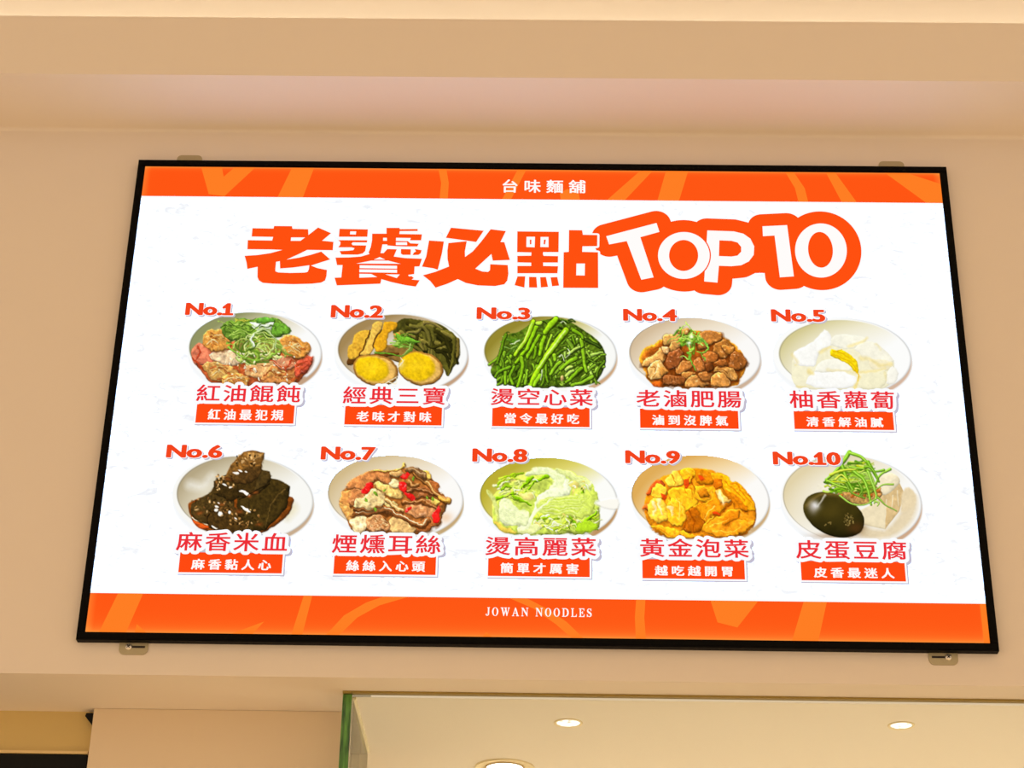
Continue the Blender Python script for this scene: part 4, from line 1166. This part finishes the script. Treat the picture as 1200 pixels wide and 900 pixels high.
def paint_kimchi(k):
    k.hot = 1
    k.grain = .6
    k.wander = 1.2
    k.gain = 1.16
    k.plate((495, 345, 430, 266, .05), (508, 364, 440, 272, .06), (220, 160, 62), (244, 214, 160), (253, 251, 247), (206, 172, 124), .95)
    k.cur = 2
    k.poly([(150, 440), (170, 320), (230, 240), (340, 190), (480, 170), (640, 200), (780, 290), (855, 400), (850, 530), (760, 600), (300, 612), (190, 540)], (228, 150, 20), 4, tex=.25, bev=40)
    ch = [([(210, 260), (260, 235), (270, 290), (200, 330), (160, 330)], (214, 92, 28)), ([(135, 420), (170, 390), (190, 440), (150, 440)], (226, 110, 34)), ([(470, 170), (560, 195), (600, 240), (560, 270), (490, 250)], (206, 130, 10)),
          ([(580, 200), (700, 230), (790, 310), (850, 400), (845, 435), (760, 400), (690, 340), (600, 270)], (240, 176, 16)), ([(660, 310), (720, 330), (790, 400), (800, 430), (740, 430), (690, 380)], (206, 124, 10)),
          ([(280, 240), (330, 185), (370, 200), (390, 260), (350, 290), (300, 290)], (255, 214, 60)), ([(380, 190), (430, 165), (470, 200), (460, 260), (400, 270)], (248, 190, 24)), ([(300, 330), (360, 300), (460, 320), (480, 400), (400, 450), (330, 400)], (246, 190, 28)),
          ([(195, 330), (240, 270), (290, 290), (290, 340), (230, 370)], (252, 200, 44)), ([(470, 290), (540, 280), (585, 330), (570, 370), (510, 380), (460, 350)], (240, 178, 24)), ([(490, 300), (540, 300), (560, 340), (510, 350)], (214, 134, 16)),
          ([(460, 410), (560, 370), (600, 300), (640, 320), (695, 380), (640, 450), (530, 515), (500, 460)], (226, 148, 16)), ([(600, 310), (650, 330), (690, 380), (640, 390)], (250, 206, 90)), ([(430, 440), (470, 430), (530, 510), (500, 560), (400, 560), (390, 500)], (176, 98, 8)),
          ([(170, 420), (190, 370), (250, 365), (300, 440), (300, 500), (250, 525), (190, 490)], (252, 206, 56)), ([(285, 400), (330, 370), (390, 410), (410, 490), (350, 540), (300, 510)], (246, 188, 30)), ([(180, 530), (260, 540), (370, 560), (370, 600), (290, 608), (220, 570)], (240, 176, 26)),
          ([(510, 550), (560, 490), (640, 475), (700, 430), (760, 430), (830, 480), (845, 520), (780, 590), (600, 600)], (236, 158, 24)), ([(640, 480), (700, 440), (760, 440), (740, 500), (650, 540)], (226, 140, 16)), ([(380, 560), (460, 580), (500, 600), (400, 612)], (236, 170, 24)), ([(590, 240), (640, 250), (650, 300), (600, 300)], (196, 108, 10))]
    for p, c in ch:
        k.poly([(x+3, y+9) for x, y in p], (136, 66, 4), 3, amt=0, edge=0, alpha=.6, soft=14)
        k.poly(p, c, 3, tex=.15, ts=18, amt=.3, edge=.26, bev=22, spec=.12)
    for q in ([(310, 210), (330, 250), (330, 280)], [(335, 200), (355, 250)], [(420, 180), (440, 230)], [(310, 380), (330, 430), (325, 480)], [(350, 370), (370, 430), (360, 500)], [(380, 400), (395, 470)], [(440, 300), (450, 360)], [(400, 290), (420, 340)], [(260, 290), (230, 340)],
              [(720, 260), (790, 340), (830, 410)], [(680, 250), (750, 330), (790, 380)], [(640, 500), (720, 480), (810, 500)], [(560, 540), (640, 520), (690, 500)], [(570, 570), (680, 570), (780, 550)], [(200, 560), (300, 580), (360, 590)], [(600, 410), (560, 460), (530, 490)], [(500, 400), (540, 390), (580, 370)]):
        k.line(q, 9, 4, ((255, 222, 90), (206, 120, 6), (255, 206, 60))[k.rs.randint(3)], edge=.05, alpha=.8)
    for q in ([(200, 390), (215, 430), (210, 470)], [(235, 375), (250, 430), (260, 470)], [(630, 340), (650, 370), (660, 400)], [(300, 420), (320, 440), (320, 480)]):
        k.line(q, 22, 12, (255, 240, 176), alpha=.7, soft=10, edge=0)
    for p in ([(390, 250), (440, 240), (430, 300), (400, 290)], [(250, 320), (290, 350), (270, 380)], [(590, 470), (620, 452), (640, 460), (610, 475)], [(500, 215), (540, 230), (520, 250)]):
        k.poly(p, (216, 62, 14), 3, tex=.15, bev=10, alpha=.85)
    for q in ([(430, 430), (470, 520), (430, 580)], [(460, 240), (465, 330)], [(695, 390), (650, 450), (540, 520)], [(410, 500), (390, 560)]):
        k.line(q, 11, 5, (146, 72, 4), edge=0, alpha=.8)


def paint_tofu(k):
    k.grain = .10
    k.wander = .25
    k.plate((522, 355, 428, 278, .10), (532, 366, 452, 288, .10), (222, 204, 156), (242, 234, 212), (252, 251, 248), (206, 168, 136), 1.05)
    k.cur = 2
    k.poly([(560, 500), (740, 550), (860, 420), (940, 330), (950, 420), (900, 520), (780, 600), (600, 600)], (226, 204, 160), 3, amt=0, edge=0, tex=.02, soft=40, alpha=.8)
    k.poly([(310, 290), (312, 250), (400, 280), (420, 310)], (244, 236, 212), 0, tex=.02, edge=0, amt=0)
    k.poly([(580, 430), (700, 370), (760, 380), (750, 548), (620, 520), (590, 480)], (240, 224, 186), 1, tex=.03, bev=16, edge=.06, amt=.06)
    k.poly([(700, 360), (735, 300), (830, 230), (868, 310), (840, 430), (748, 548), (752, 400)], (224, 192, 136), 1, tex=.08, ts=22, bev=16, edge=.05, amt=.06)
    k.poly([(700, 210), (770, 185), (830, 210), (838, 260), (750, 330), (690, 300)], (246, 232, 196), 3, tex=.05, bev=30, edge=.08, amt=.12)
    k.poly([(860, 310), (900, 280), (945, 330), (930, 400), (850, 440)], (236, 216, 176), 2, tex=.03, soft=14, edge=0, amt=0)
    for q in ([(760, 360), (750, 460), (748, 540)], [(800, 330), (790, 420)], [(830, 300), (830, 400)], [(740, 220), (780, 240), (820, 215)]):
        k.line(q, 7, 4, (250, 238, 206), edge=0, alpha=.7)
    k.cur = 3
    k.glow(430, 590, 150, 22, (150, 110, 70), .6)
    k.poly(ell_pts(420, 455, 206, 132, .42, 40), (56, 48, 14), 0, bev=90, amt=.35, edge=.05, tex=.10, ts=60)
    k.glow(400, 430, 110, 70, (84, 70, 22), .7)
    k.glow(560, 540, 60, 40, (92, 56, 22), .7)
    k.line([(250, 400), (300, 350), (360, 325), (450, 330)], 26, 12, (150, 120, 60), alpha=.5, soft=24, edge=0)
    k.line([(365, 330), (340, 370), (320, 400)], 14, 8, (214, 206, 190), alpha=.8, soft=10, edge=0)
    k.glow(300, 395, 34, 30, (240, 238, 236), 1.0)
    k.glow(285, 415, 30, 40, (190, 180, 170), .6)
    k.dots(34, 515, 485, 40, 40, 3, 7, [(150, 128, 70), (110, 90, 40)], edge=.1)
    k.dots(6, 390, 520, 60, 20, 4, 6, [(140, 116, 60)], edge=.1)
    k.cur = 4
    k.poly([(440, 310), (520, 240), (640, 240), (720, 300), (720, 340), (620, 390), (520, 370)], (196, 150, 84), 3, tex=.25, ts=12)
    k.dots(60, 580, 300, 150, 55, 8, 17, [(226, 130, 46), (200, 110, 40), (240, 170, 90), (120, 160, 50)], edge=.2)
    G = ((110, 196, 30), (84, 168, 28), (150, 222, 60), (60, 134, 18), (190, 232, 90))
    k.poly([(380, 235), (440, 180), (500, 130), (600, 120), (660, 190), (690, 280), (640, 330), (540, 310), (440, 290)], (120, 180, 40), 3, tex=.4, ts=14, alpha=.75)
    for i in range(90):
        x, y = 380+k.rs.rand()*270, 110+k.rs.rand()*200
        if y < 290-(x-330)*.9:
            continue
        a = -.8+k.rs.rand()*1.5
        L = 40+k.rs.rand()*80
        k.line([(x-L*.4, y+L*.2*a), (x, y), (x+L*.5, y+L*.5*a)], 14, 6, (G + ((214, 238, 110), (200, 224, 40)))[k.rs.randint(7)])
    for q, w, c in (([(520, 55), (480, 120), (430, 180), (370, 235)], 28, (104, 186, 30)), ([(525, 60), (600, 90), (640, 140), (610, 160), (520, 150)], 22, (120, 200, 40)), ([(640, 120), (680, 190), (710, 240)], 26, (96, 178, 26)), ([(470, 130), (500, 220), (540, 300)], 24, (100, 184, 30)),
                    ([(540, 170), (610, 230), (640, 310), (660, 390)], 24, (112, 194, 40)), ([(640, 180), (665, 250), (690, 330), (680, 380)], 20, (130, 208, 60)), ([(780, 165), (720, 200), (690, 250)], 20, (120, 196, 50)), ([(740, 170), (690, 180), (640, 170)], 18, (100, 180, 34)),
                    ([(800, 262), (740, 262), (690, 290)], 14, (130, 190, 60)), ([(460, 330), (520, 380), (610, 390), (700, 350)], 14, (130, 190, 60)), ([(700, 340), (750, 390), (820, 430)], 12, (110, 170, 50)), ([(400, 200), (480, 170), (560, 165)], 20, (190, 226, 50)),
                    ([(380, 240), (450, 270), (520, 290)], 18, (128, 196, 44)), ([(430, 230), (470, 200), (510, 240)], 16, (206, 228, 60)), ([(580, 250), (600, 300), (580, 340)], 14, (90, 164, 30)), ([(620, 150), (660, 160), (700, 220), (690, 260)], 18, (88, 164, 26)), ([(500, 260), (540, 320), (620, 350)], 14, (84, 150, 26)), ([(690, 370), (710, 380), (700, 400)], 16, (150, 196, 80))):
        k.line(q, w, w*.55, c, amt=.35)
        k.line([(x-2, y-3) for x, y in q], w*.22, w*.14, tuple(min(255, v+60) for v in c), edge=0)


def picture(kind, ox, oy, s):
    seed = {'wontons': 1, 'treasures': 2, 'greens': 3, 'tripe': 4, 'radish': 5, 'ricecake': 6, 'ear': 7, 'cabbage': 8, 'kimchi': 9, 'tofu': 10}[kind]
    k = Ink(seed)
    globals()['paint_' + kind](k)
    k.finish()
    names = {'wontons': ('wontons', 'scallions'), 'treasures': ('tofu_slices', 'kelp', 'braised_egg'), 'greens': ('water_spinach',), 'tripe': ('braised_intestines', 'scallions'),
             'radish': ('radish_slices', 'citrus_peel'), 'ricecake': ('rice_cake_blocks',), 'ear': ('pork_ear_strips',), 'cabbage': ('cabbage',), 'kimchi': ('pickled_cabbage',), 'tofu': ('tofu_block', 'century_egg', 'scallions')}[kind]
    cid = k.id
    # grow each region by two dots so that the soft ink edge stays on it
    g = cid.copy()
    for _ in range(2):
        src = g.copy()
        for dy, dx in ((0, 1), (1, 0), (0, -1), (-1, 0), (1, 1), (-1, -1), (1, -1), (-1, 1)):
            sh = np.roll(src, (dy, dx), (0, 1))
            g = np.where((g == 0) & (sh > 0), sh, g)
    P = np.array([[P2(ox + x / s, oy + y / s) for x in (0.5*Q, (k.w-.5)*Q)] for y in (k.Y[:, 0])])
    t = np.linspace(0, 1, k.w)[None, :, None]
    G = P[:, :1] * (1 - t) + P[:, 1:] * t           # rows are straight on the film
    colr = lin(k.img)
    mean = colr[cid > 0].mean(0)
    root = None
    for n in range(1, 2 + len(names)):
        q = (g[:-1, :-1] == n)
        ys, xs = np.nonzero(q)
        W_ = k.w
        idx = np.stack([ys*W_+xs, (ys+1)*W_+xs, (ys+1)*W_+xs+1, ys*W_+xs+1], 1)
        u, inv = np.unique(idx, return_inverse=True)
        F = inv.reshape(-1, 4)
        flatg = G.reshape(-1, 2)[u]
        V = np.stack([flatg[:, 0], np.full(len(u), layer(3)), flatg[:, 1]], 1)
        o = mesh_obj('dish_picture' if n == 1 else names[n-2], V, F.tolist(), inkm, board if n == 1 else root)
        if n == 1:
            root = o
        c4 = np.ones((len(u), 4), np.float32)
        c4[:, :3] = colr.reshape(-1, 3)[u]
        ca = o.data.color_attributes.new('ink', 'FLOAT_COLOR', 'POINT')
        ca.data.foreach_set('color', c4.ravel())
    return root

# ---- the ten dishes: number, picture, name, caption
NUMRED, NAMERED, TAG = mat_glow((244, 70, 28)), mat_glow((238, 48, 56)), mat_glow((255, 74, 18))
HALO, SHADE = mat_glow((252, 253, 255)), mat_glow((196, 190, 206))
C5, C4 = 5.622, 5.454
dishes = [
    # crop origin, scale, number box, name box, caption quad (crop units), texts, painter, label
    (205, 345, C5, (70, 58, 388, 140), (145, 600, 825, 710), (141, 728, 786, 850), 'No.1', '紅油餛飩', '紅油最犯規', 'wontons', 'printed bowl of wontons in red oil with scallions'),
    (375, 345, C5, (72, 72, 417, 157), (155, 612, 828, 725), (164, 744, 803, 862), 'No.2', '經典三寶', '老味才對味', 'treasures', 'printed bowl of tofu, kelp and halved braised egg'),
    (550, 345, C5, (48, 87, 402, 167), (143, 625, 812, 733), (151, 757, 792, 873), 'No.3', '燙空心菜', '當令最好吃', 'greens', 'printed bowl of dark green water spinach'),
    (720, 345, C5, (57, 97, 412, 178), (147, 635, 833, 745), (169, 769, 816, 884), 'No.4', '老滷肥腸', '滷到沒脾氣', 'tripe', 'printed bowl of brown braised intestines with scallion'),
    (895, 350, C5, (47, 73, 405, 155), (172, 612, 860, 725), (200, 757, 854, 864), 'No.5', '柚香蘿蔔', '清香解油膩', 'radish', 'printed bowl of pale radish with yellow citrus peel'),
    (190, 515, C4, (28, 35, 387, 120), (97, 598, 800, 715), (110, 738, 769, 854), 'No.6', '麻香米血', '麻香黏人心', 'ricecake', 'printed bowl of dark brown rice cake blocks'),
    (370, 515, C4, (33, 48, 383, 133), (108, 612, 797, 730), (117, 746, 768, 864), 'No.7', '煙燻耳絲', '絲絲入心頭', 'ear', 'printed bowl of sliced smoked pork ear with red chilli'),
    (548, 518, C4, (30, 43, 383, 130), (115, 612, 820, 728), (131, 748, 780, 861), 'No.8', '燙高麗菜', '簡單才厲害', 'cabbage', 'printed bowl of pale green boiled cabbage'),
    (728, 518, C4, (25, 55, 377, 140), (120, 622, 812, 738), (135, 766, 788, 876), 'No.9', '黃金泡菜', '越吃越開胃', 'kimchi', 'printed bowl of golden yellow pickled cabbage'),
    (900, 520, C4, (30, 53, 465, 138), (180, 622, 885, 740), (211, 766, 876, 878), 'No.10', '皮蛋豆腐', '皮香最迷人', 'tofu', 'printed bowl of tofu with a dark century egg'),
]


def crop_rect(b, ox, oy, s):
    return rect_film(ox + b[0] / s, oy + b[1] / s, ox + b[2] / s, oy + b[3] / s)


def one():
    h = glyph('N')[0][:, 1].max()
    p = [(0, .70), (.30, 1), (.42, 1), (.42, .10), (.66, .10), (.66, 0), (0, 0), (0, .10), (.24, .10), (.24, .76), (0, .60)]
    v = np.array([(x * h * .8, y * h) for x, y in p])
    tri = tessellate_polygon([[Vector((a, b, 0)) for a, b in v]])
    return v, tri, [(i, (i + 1) % len(p)) for i in range(len(p))]


def latin_line(text, x0, x1, z0, z1):
    """wide heavy number lettering"""
    r, cx = [], 0
    lo, hi = None, None
    gs = []
    for ch in text:
        v, f, ed = glyph(ch) if ch != '1' else one()
        w_ = v[:, 0].max() - v[:, 0].min()
        gs.append((v - np.array([v[:, 0].min() - cx, 0]), f, ed))
        cx += w_ + (.10 if ch not in '.' else .09)
    cx -= .10
    lo = min(g[0][:, 1].min() for g in gs)
    hi = max(g[0][:, 1].max() for g in gs)
    for v, f, ed in gs:
        v = v.copy()
        v[:, 0] = x0 + v[:, 0] / cx * (x1 - x0)
        v[:, 1] = z0 + (v[:, 1] - lo) / (hi - lo) * (z1 - z0)
        r.append((v, f, ed))
    return r


for ox, oy, s, nb, mb, tb, num, name_, cap, paint, label in dishes:
    dish = picture(paint, ox, oy, s)
    dish['label'] = label
    # number
    x0, x1, z0, z1 = crop_rect(nb, ox, oy, s)
    b_ = 1.6 * PX
    L = latin_line(num, x0 + b_, x1 - b_, z0 + .5 * b_, z1 - .5 * b_)
    thicken(L, 4, 'number_shadow', SHADE, dish, b_ + .9 * PX, .5 * b_ + .9 * PX, dx=1.6 * PX, dz=-1.4 * PX)
    thicken(L, 5, 'number_edge', HALO, dish, b_ + .9 * PX, .5 * b_ + .9 * PX)
    thicken(L, 6, 'number_lettering', NUMRED, dish, b_, .5 * b_)
    # caption strip
    x0, x1, z0, z1 = crop_rect((tb[0], tb[1] - 13, tb[2], tb[3]), ox, oy, s)
    m_ = 2.0 * PX
    flat('caption_shadow', [[[(x0 - m_ * .3, z0 - m_ * 1.7), (x1 + m_ * 1.7, z0 - m_ * 1.7), (x1 + m_ * 1.7, z1), (x0, z1)]]], 4, SHADE, dish)
    flat('caption_edge', [[[(x0 - m_, z0 - m_), (x1 + m_, z0 - m_), (x1 + m_, z1), (x0 - m_, z1)]]], 5, HALO, dish)
    flat('caption_strip', [[[(x0, z0), (x1, z0), (x1, z1), (x0, z1)]]], 6, TAG, dish)
    hh, ww = z1 - z0, x1 - x0
    T = cjk_line(cap, x0 + .125 * ww, x1 - .11 * ww, z0 + .15 * hh, z1 - .34 * hh, fill=.74)
    thicken(T, 9, 'caption_lettering', WHITE, dish, .00085, .00045, n=6)
    # dish name
    x0, x1, z0, z1 = crop_rect(mb, ox, oy, s)
    N = cjk_line(name_, x0, x1, z0, z1, fill=.86)
    hr = 4.5 * PX
    thicken(N, 4.5, 'name_shadow', SHADE, dish, hr, dx=2.6 * PX, dz=-2.4 * PX, n=10)
    zq = z1 - z0
    N2 = N + [(np.array([(x0, z0 + .12 * zq), (x1, z0 + .12 * zq), (x1, z1 - .12 * zq), (x0, z1 - .12 * zq)]), [(0, 1, 2, 3)], [])]
    thicken(N2, 7, 'name_edge', HALO, dish, hr, n=14)
    thicken(N, 8, 'name_lettering', NAMERED, dish, .0008, .0005, n=5)

# ---- mounting tabs
tabm = mat_surface('zinc_tab', (176, 164, 132), .45, .5, metal=.35)
screwm = mat_surface('steel_screw', (228, 220, 208), .3, .5, metal=.8)
darkm = mat_surface('screw_recess', (40, 32, 26), .6)


def tab(x, z, up, slot_right):
    w_, h_ = .0265, .0225
    sg = 1 if up else -1
    pts = [(x - w_, z - sg * .03), (x + w_, z - sg * .03)]
    rr = .010
    for cx, a0 in ((x + w_ - rr, 0), (x - w_ + rr, 90)):
        for i in range(7):
            a = math.radians(a0 + 15 * i)
            pts.append((cx + rr * math.cos(a), z + sg * (h_ - rr + rr * math.sin(a))))
    n = len(pts)
    y0, y1 = YW - .0022, YW - .0004
    V = [(p[0], y0, p[1]) for p in pts] + [(p[0], y1, p[1]) for p in pts]
    F = [tuple(range(n)), tuple(range(2*n-1, n-1, -1))] + [(i, i + n, (i + 1) % n + n, (i + 1) % n) for i in range(n)]
    o = mesh_obj('mounting_tab', V, F, tabm, board)
    bm = bmesh.new()
    bm.from_mesh(o.data)
    bmesh.ops.recalc_face_normals(bm, faces=bm.faces)
    bm.to_mesh(o.data)
    bm.free()
    if not up:
        # keyhole slot and the screw in it
        sx = x + (-.009 if slot_right else .009)
        d = 1 if slot_right else -1
        zz = z - .0078
        v, f = box(min(sx, sx + d * .03), max(sx, sx + d * .03), y0 - .0003, y0 + .0005, zz - .002, zz + .002)
        mesh_obj('slot', v, f, darkm, o)
        V, F = [], []
        R_ = [(.0, -.0034), (.0035, -.0032), (.0055, -.002), (.0062, -.0002)]
        for r_, dy in R_:
            for i in range(20):
                a = 2 * math.pi * i / 20
                V.append((sx + r_ * math.cos(a), y0 + dy, zz + r_ * math.sin(a)))
        for j in range(3):
            for i in range(20):
                F.append((j*20+i, j*20+(i+1) % 20, (j+1)*20+(i+1) % 20, (j+1)*20+i))
        sc = mesh_obj('screw', V, F, screwm, o, True)
        V, F = [], []
        for A in (.7, .7 + math.pi / 2):
            c, s_ = math.cos(A), math.sin(A)
            b = len(V)
            for a, h in ((-.0036, -.0008), (.0036, -.0008), (.0036, .0008), (-.0036, .0008)):
                V.append((sx + a * c - h * s_, y0 - .0037, zz + a * s_ + h * c))
            F.append((b, b+1, b+2, b+3))
        mesh_obj('screw_cross', V, F, darkm, o)


for px, up, sr in ((222, True, True), (1044, True, True), (157, False, True), (1104, False, False)):
    p = on_y(px, 190 if up else 757, YW)
    tab(p.x, Z0 + (H/2 if up else -H/2), up, sr)

# ------------------------------------------------------------------ glass partition
gm = bpy.data.materials.new('clear_glass')
gm.use_nodes = True
nt = gm.node_tree
nt.nodes.clear()
tr = nt.nodes.new('ShaderNodeBsdfTransparent')
tr.inputs[0].default_value = (.97, .985, .95, 1)
gs_ = nt.nodes.new('ShaderNodeBsdfGlossy')
gs_.inputs['Roughness'].default_value = .02
mx = nt.nodes.new('ShaderNodeMixShader')
fr = nt.nodes.new('ShaderNodeFresnel')
fr.inputs[0].default_value = 1.2
out = nt.nodes.new('ShaderNodeOutputMaterial')
nt.links.new(fr.outputs[0], mx.inputs[0])
nt.links.new(tr.outputs[0], mx.inputs[1])
nt.links.new(gs_.outputs[0], mx.inputs[2])
nt.links.new(mx.outputs[0], out.inputs[0])

em = bpy.data.materials.new('green_glass_edge')
em.use_nodes = True
nt = em.node_tree
b = nt.nodes['Principled BSDF']
b.inputs['Roughness'].default_value = .25
geo = nt.nodes.new('ShaderNodeNewGeometry')
mp = nt.nodes.new('ShaderNodeMapping')
mp.inputs['Scale'].default_value = (160, 20, 14)
nz = nt.nodes.new('ShaderNodeTexNoise')
nz.inputs['Scale'].default_value = 1
nz.inputs['Detail'].default_value = 5
rp = nt.nodes.new('ShaderNodeValToRGB')
rp.color_ramp.elements[0].position = .36
rp.color_ramp.elements[0].color = (*lin((18, 62, 22)), 1)
rp.color_ramp.elements[1].position = .66
rp.color_ramp.elements[1].color = (*lin((96, 158, 62)), 1)
nt.links.new(geo.outputs['Position'], mp.inputs[0])
nt.links.new(mp.outputs[0], nz.inputs['Vector'])
nt.links.new(nz.outputs['Fac'], rp.inputs[0])
nt.links.new(rp.outputs[0], b.inputs['Base Color'])
chm = mat_surface('brass_channel', (150, 128, 62), .5, .4)
beadm = mat_surface('clear_silicone', (246, 232, 196), .25, .6)

gx0 = on_z(408, 813, ZH).x
GY = .098
front = empty('glass_panel', (gx0 + .55, GY + .006, 0), 'wide clear glass pane set under the header, downlights showing through it', 'glass panel')
mesh_obj('pane', *box(gx0 + .0095, 1.9, GY, GY + .012, .02, ZH - .006), gm, front)
mesh_obj('top_channel', *box(gx0 + .0095, 1.9, GY - .006, GY + .016, ZH - .004, ZH - .0002), chm, front)
mesh_obj('floor_channel', *box(gx0 + .0125, 1.9, GY - .006, GY + .018, .0, .02), chm, front)

ret = empty('glass_panel', (gx0, .30, 0), 'narrow glass side pane with thick green front edge beside the beige pillar', 'glass panel')
ye = .474
mesh_obj('pane', *box(gx0 - .0075, gx0 + .0085, GY + .0162, ye, .02, ZH - .0062), gm, ret)
ge = mesh_obj('glass_edge', *box(gx0 - .0082, gx0 + .0085, GY - .0005, GY + .0155, .02, ZH - .0052), em, ret)
mesh_obj('top_channel', *box(gx0 - .0085, gx0 + .0088, GY - .006, GY + .016, ZH - .004, ZH - .0002), chm, ret)
ge['label'] = 'green polished front edge'
mesh_obj('sealant_bead', *box(gx0 + .0085, gx0 + .0135, GY + .03, ye, ZH - .0045, ZH - .0002), beadm, ret)
mesh_obj('back_edge', *box(gx0 - .0075, gx0 + .0085, ye, ye + .003, .02, ZH - .0062), mat_surface('pale_glass_edge', (206, 196, 140), .4), ret)
mesh_obj('floor_channel', *box(gx0 - .011, gx0 + .012, GY + .019, ye + .002, 0, .02), chm, ret)


# ------------------------------------------------------------------ lamps
def lathe(name, prof, c, mat, parent, n=40):
    V, F = [], []
    for r_, dz in prof:
        for i in range(n):
            a = 2 * math.pi * i / n
            V.append((c[0] + r_ * math.cos(a), c[1] + r_ * math.sin(a), c[2] + dz))
    for j in range(len(prof) - 1):
        for i in range(n):
            F.append((j*n+i, j*n+(i+1) % n, (j+1)*n+(i+1) % n, (j+1)*n+i))
    return mesh_obj(name, V, F, mat, parent, True)


ringm = mat_surface('white_trim_ring', (232, 212, 172), .5, .4)
lensm = bpy.data.materials.new('lit_honeycomb_lens')
lensm.use_nodes = True
nt = lensm.node_tree
nt.nodes.clear()
e = nt.nodes.new('ShaderNodeEmission')
out = nt.nodes.new('ShaderNodeOutputMaterial')
vo = nt.nodes.new('ShaderNodeTexVoronoi')
vo.inputs['Scale'].default_value = 110
geo = nt.nodes.new('ShaderNodeNewGeometry')
rp = nt.nodes.new('ShaderNodeValToRGB')
rp.color_ramp.elements[0].color = (1, .98, .92, 1)
rp.color_ramp.elements[0].position = .5
rp.color_ramp.elements[1].color = (.62, .47, .30, 1)
rp.color_ramp.elements[1].position = .9
nt.links.new(geo.outputs['Position'], vo.inputs['Vector'])
nt.links.new(vo.outputs['Distance'], rp.inputs[0])
nt.links.new(rp.outputs[0], e.inputs[0])
e.inputs[1].default_value = 1.5
nt.links.new(e.outputs[0], out.inputs[0])
for px, py, r_, lab in ((666, 847, .0235, 'small round lit downlight in the low ceiling, left of the small pair'),
                        (1056, 850, .0215, 'small round lit downlight in the low ceiling, right of the small pair')):
    c = on_z(px, py, ZH)
    t = empty('recessed_downlight', (c.x, c.y, ZH), lab, 'downlight', 'small downlights behind the glass')
    lathe('trim_ring', [(r_ + .0045, -.0002), (r_ + .004, -.0016), (r_, -.0016), (r_ - .001, -.0004)], (c.x, c.y, ZH), ringm, t)
    lathe('lens', [(r_ - .0005, -.0005), (r_ * .6, -.0012), (.0001, -.0014)], (c.x, c.y, ZH), lensm, t)
c = on_z(591.5, 899, ZH)
t = empty('gimbal_downlight', (c.x, c.y, ZH), 'large bright downlight with wide double ring, cut by bottom of photo', 'downlight')
lathe('trim_ring', [(.0625, -.0002), (.0618, -.003), (.0595, -.003), (.058, -.0006), (.042, -.0006)], (c.x, c.y, ZH), ringm, t)
lathe('inner_ring', [(.0415, -.0006), (.041, -.003), (.038, -.003), (.037, -.001)], (c.x, c.y, ZH), mat_surface('brushed_ring', (190, 160, 104), .4, .5), t)
lathe('lamp', [(.0368, -.001), (.036, -.004), (.030, -.007), (.018, -.009), (.0001, -.010)], (c.x, c.y, ZH), mat_glow((255, 248, 232), 9.0, 'lit_lamp_bulb'), t)

# LED strip lying in the cove
strip = empty('cove_light_strip', (0, -.08, ZT), 'warm LED strip lying in the ceiling cove above the board', 'light strip')
mesh_obj('strip_channel', *box(-3.5, 3.5, -.095, -.065, ZT + .0005, ZT + .006), mat_surface('aluminium_channel', (200, 200, 200), .4, .5, metal=.8), strip)
mesh_obj('strip_diffuser', *box(-3.5, 3.5, -.092, -.068, ZT + .006, ZT + .012), mat_glow((255, 248, 219), 14.4, 'lit_strip_diffuser'), strip)

# ------------------------------------------------------------------ dark things left of the pillar
bl = mat_surface('matt_black', (6, 6, 6), .6, .2)
pr = on_y(103, 880, .240)
pan = empty('black_panel', (-.95, .27, 1.6), 'flat black panel with pale top trim, left of the beige pillar at the lower edge', 'panel')
bevel_box('panel_body', (-2.0, cl.x - .006, .238, .30, 1.2, zol - .006), bl, pan, .002)
mesh_obj('top_trim', *box(-2.0, cl.x - .006, .235, .30, zol - .0055, zol - .0003), mat_surface('pale_trim', (224, 196, 140), .5), pan)
a = on_y(100.5, 836, .225)
bq = on_y(107.5, 848, .225)
x0, x1 = a.x, cl.x - .0003
zt, zb = a.z, bq.z
pts = [(x0 + .002, zt), (x1, zt), (x1, zb - .004), (x1 - .004, zb), (x0, zt - .006)]
n = len(pts)
V = [(p[0], .222, p[1]) for p in pts] + [(p[0], .2398, p[1]) for p in pts]
F = [tuple(reversed(range(n))), tuple(range(n, 2*n))] + [(i, (i+1) % n, (i+1) % n + n, i + n) for i in range(n)]
dev = mesh_obj('wall_bracket', V, F, bl)
dev['label'] = 'small black wedge bracket fixed high beside the left side of the beige pillar'
dev['category'] = 'bracket'
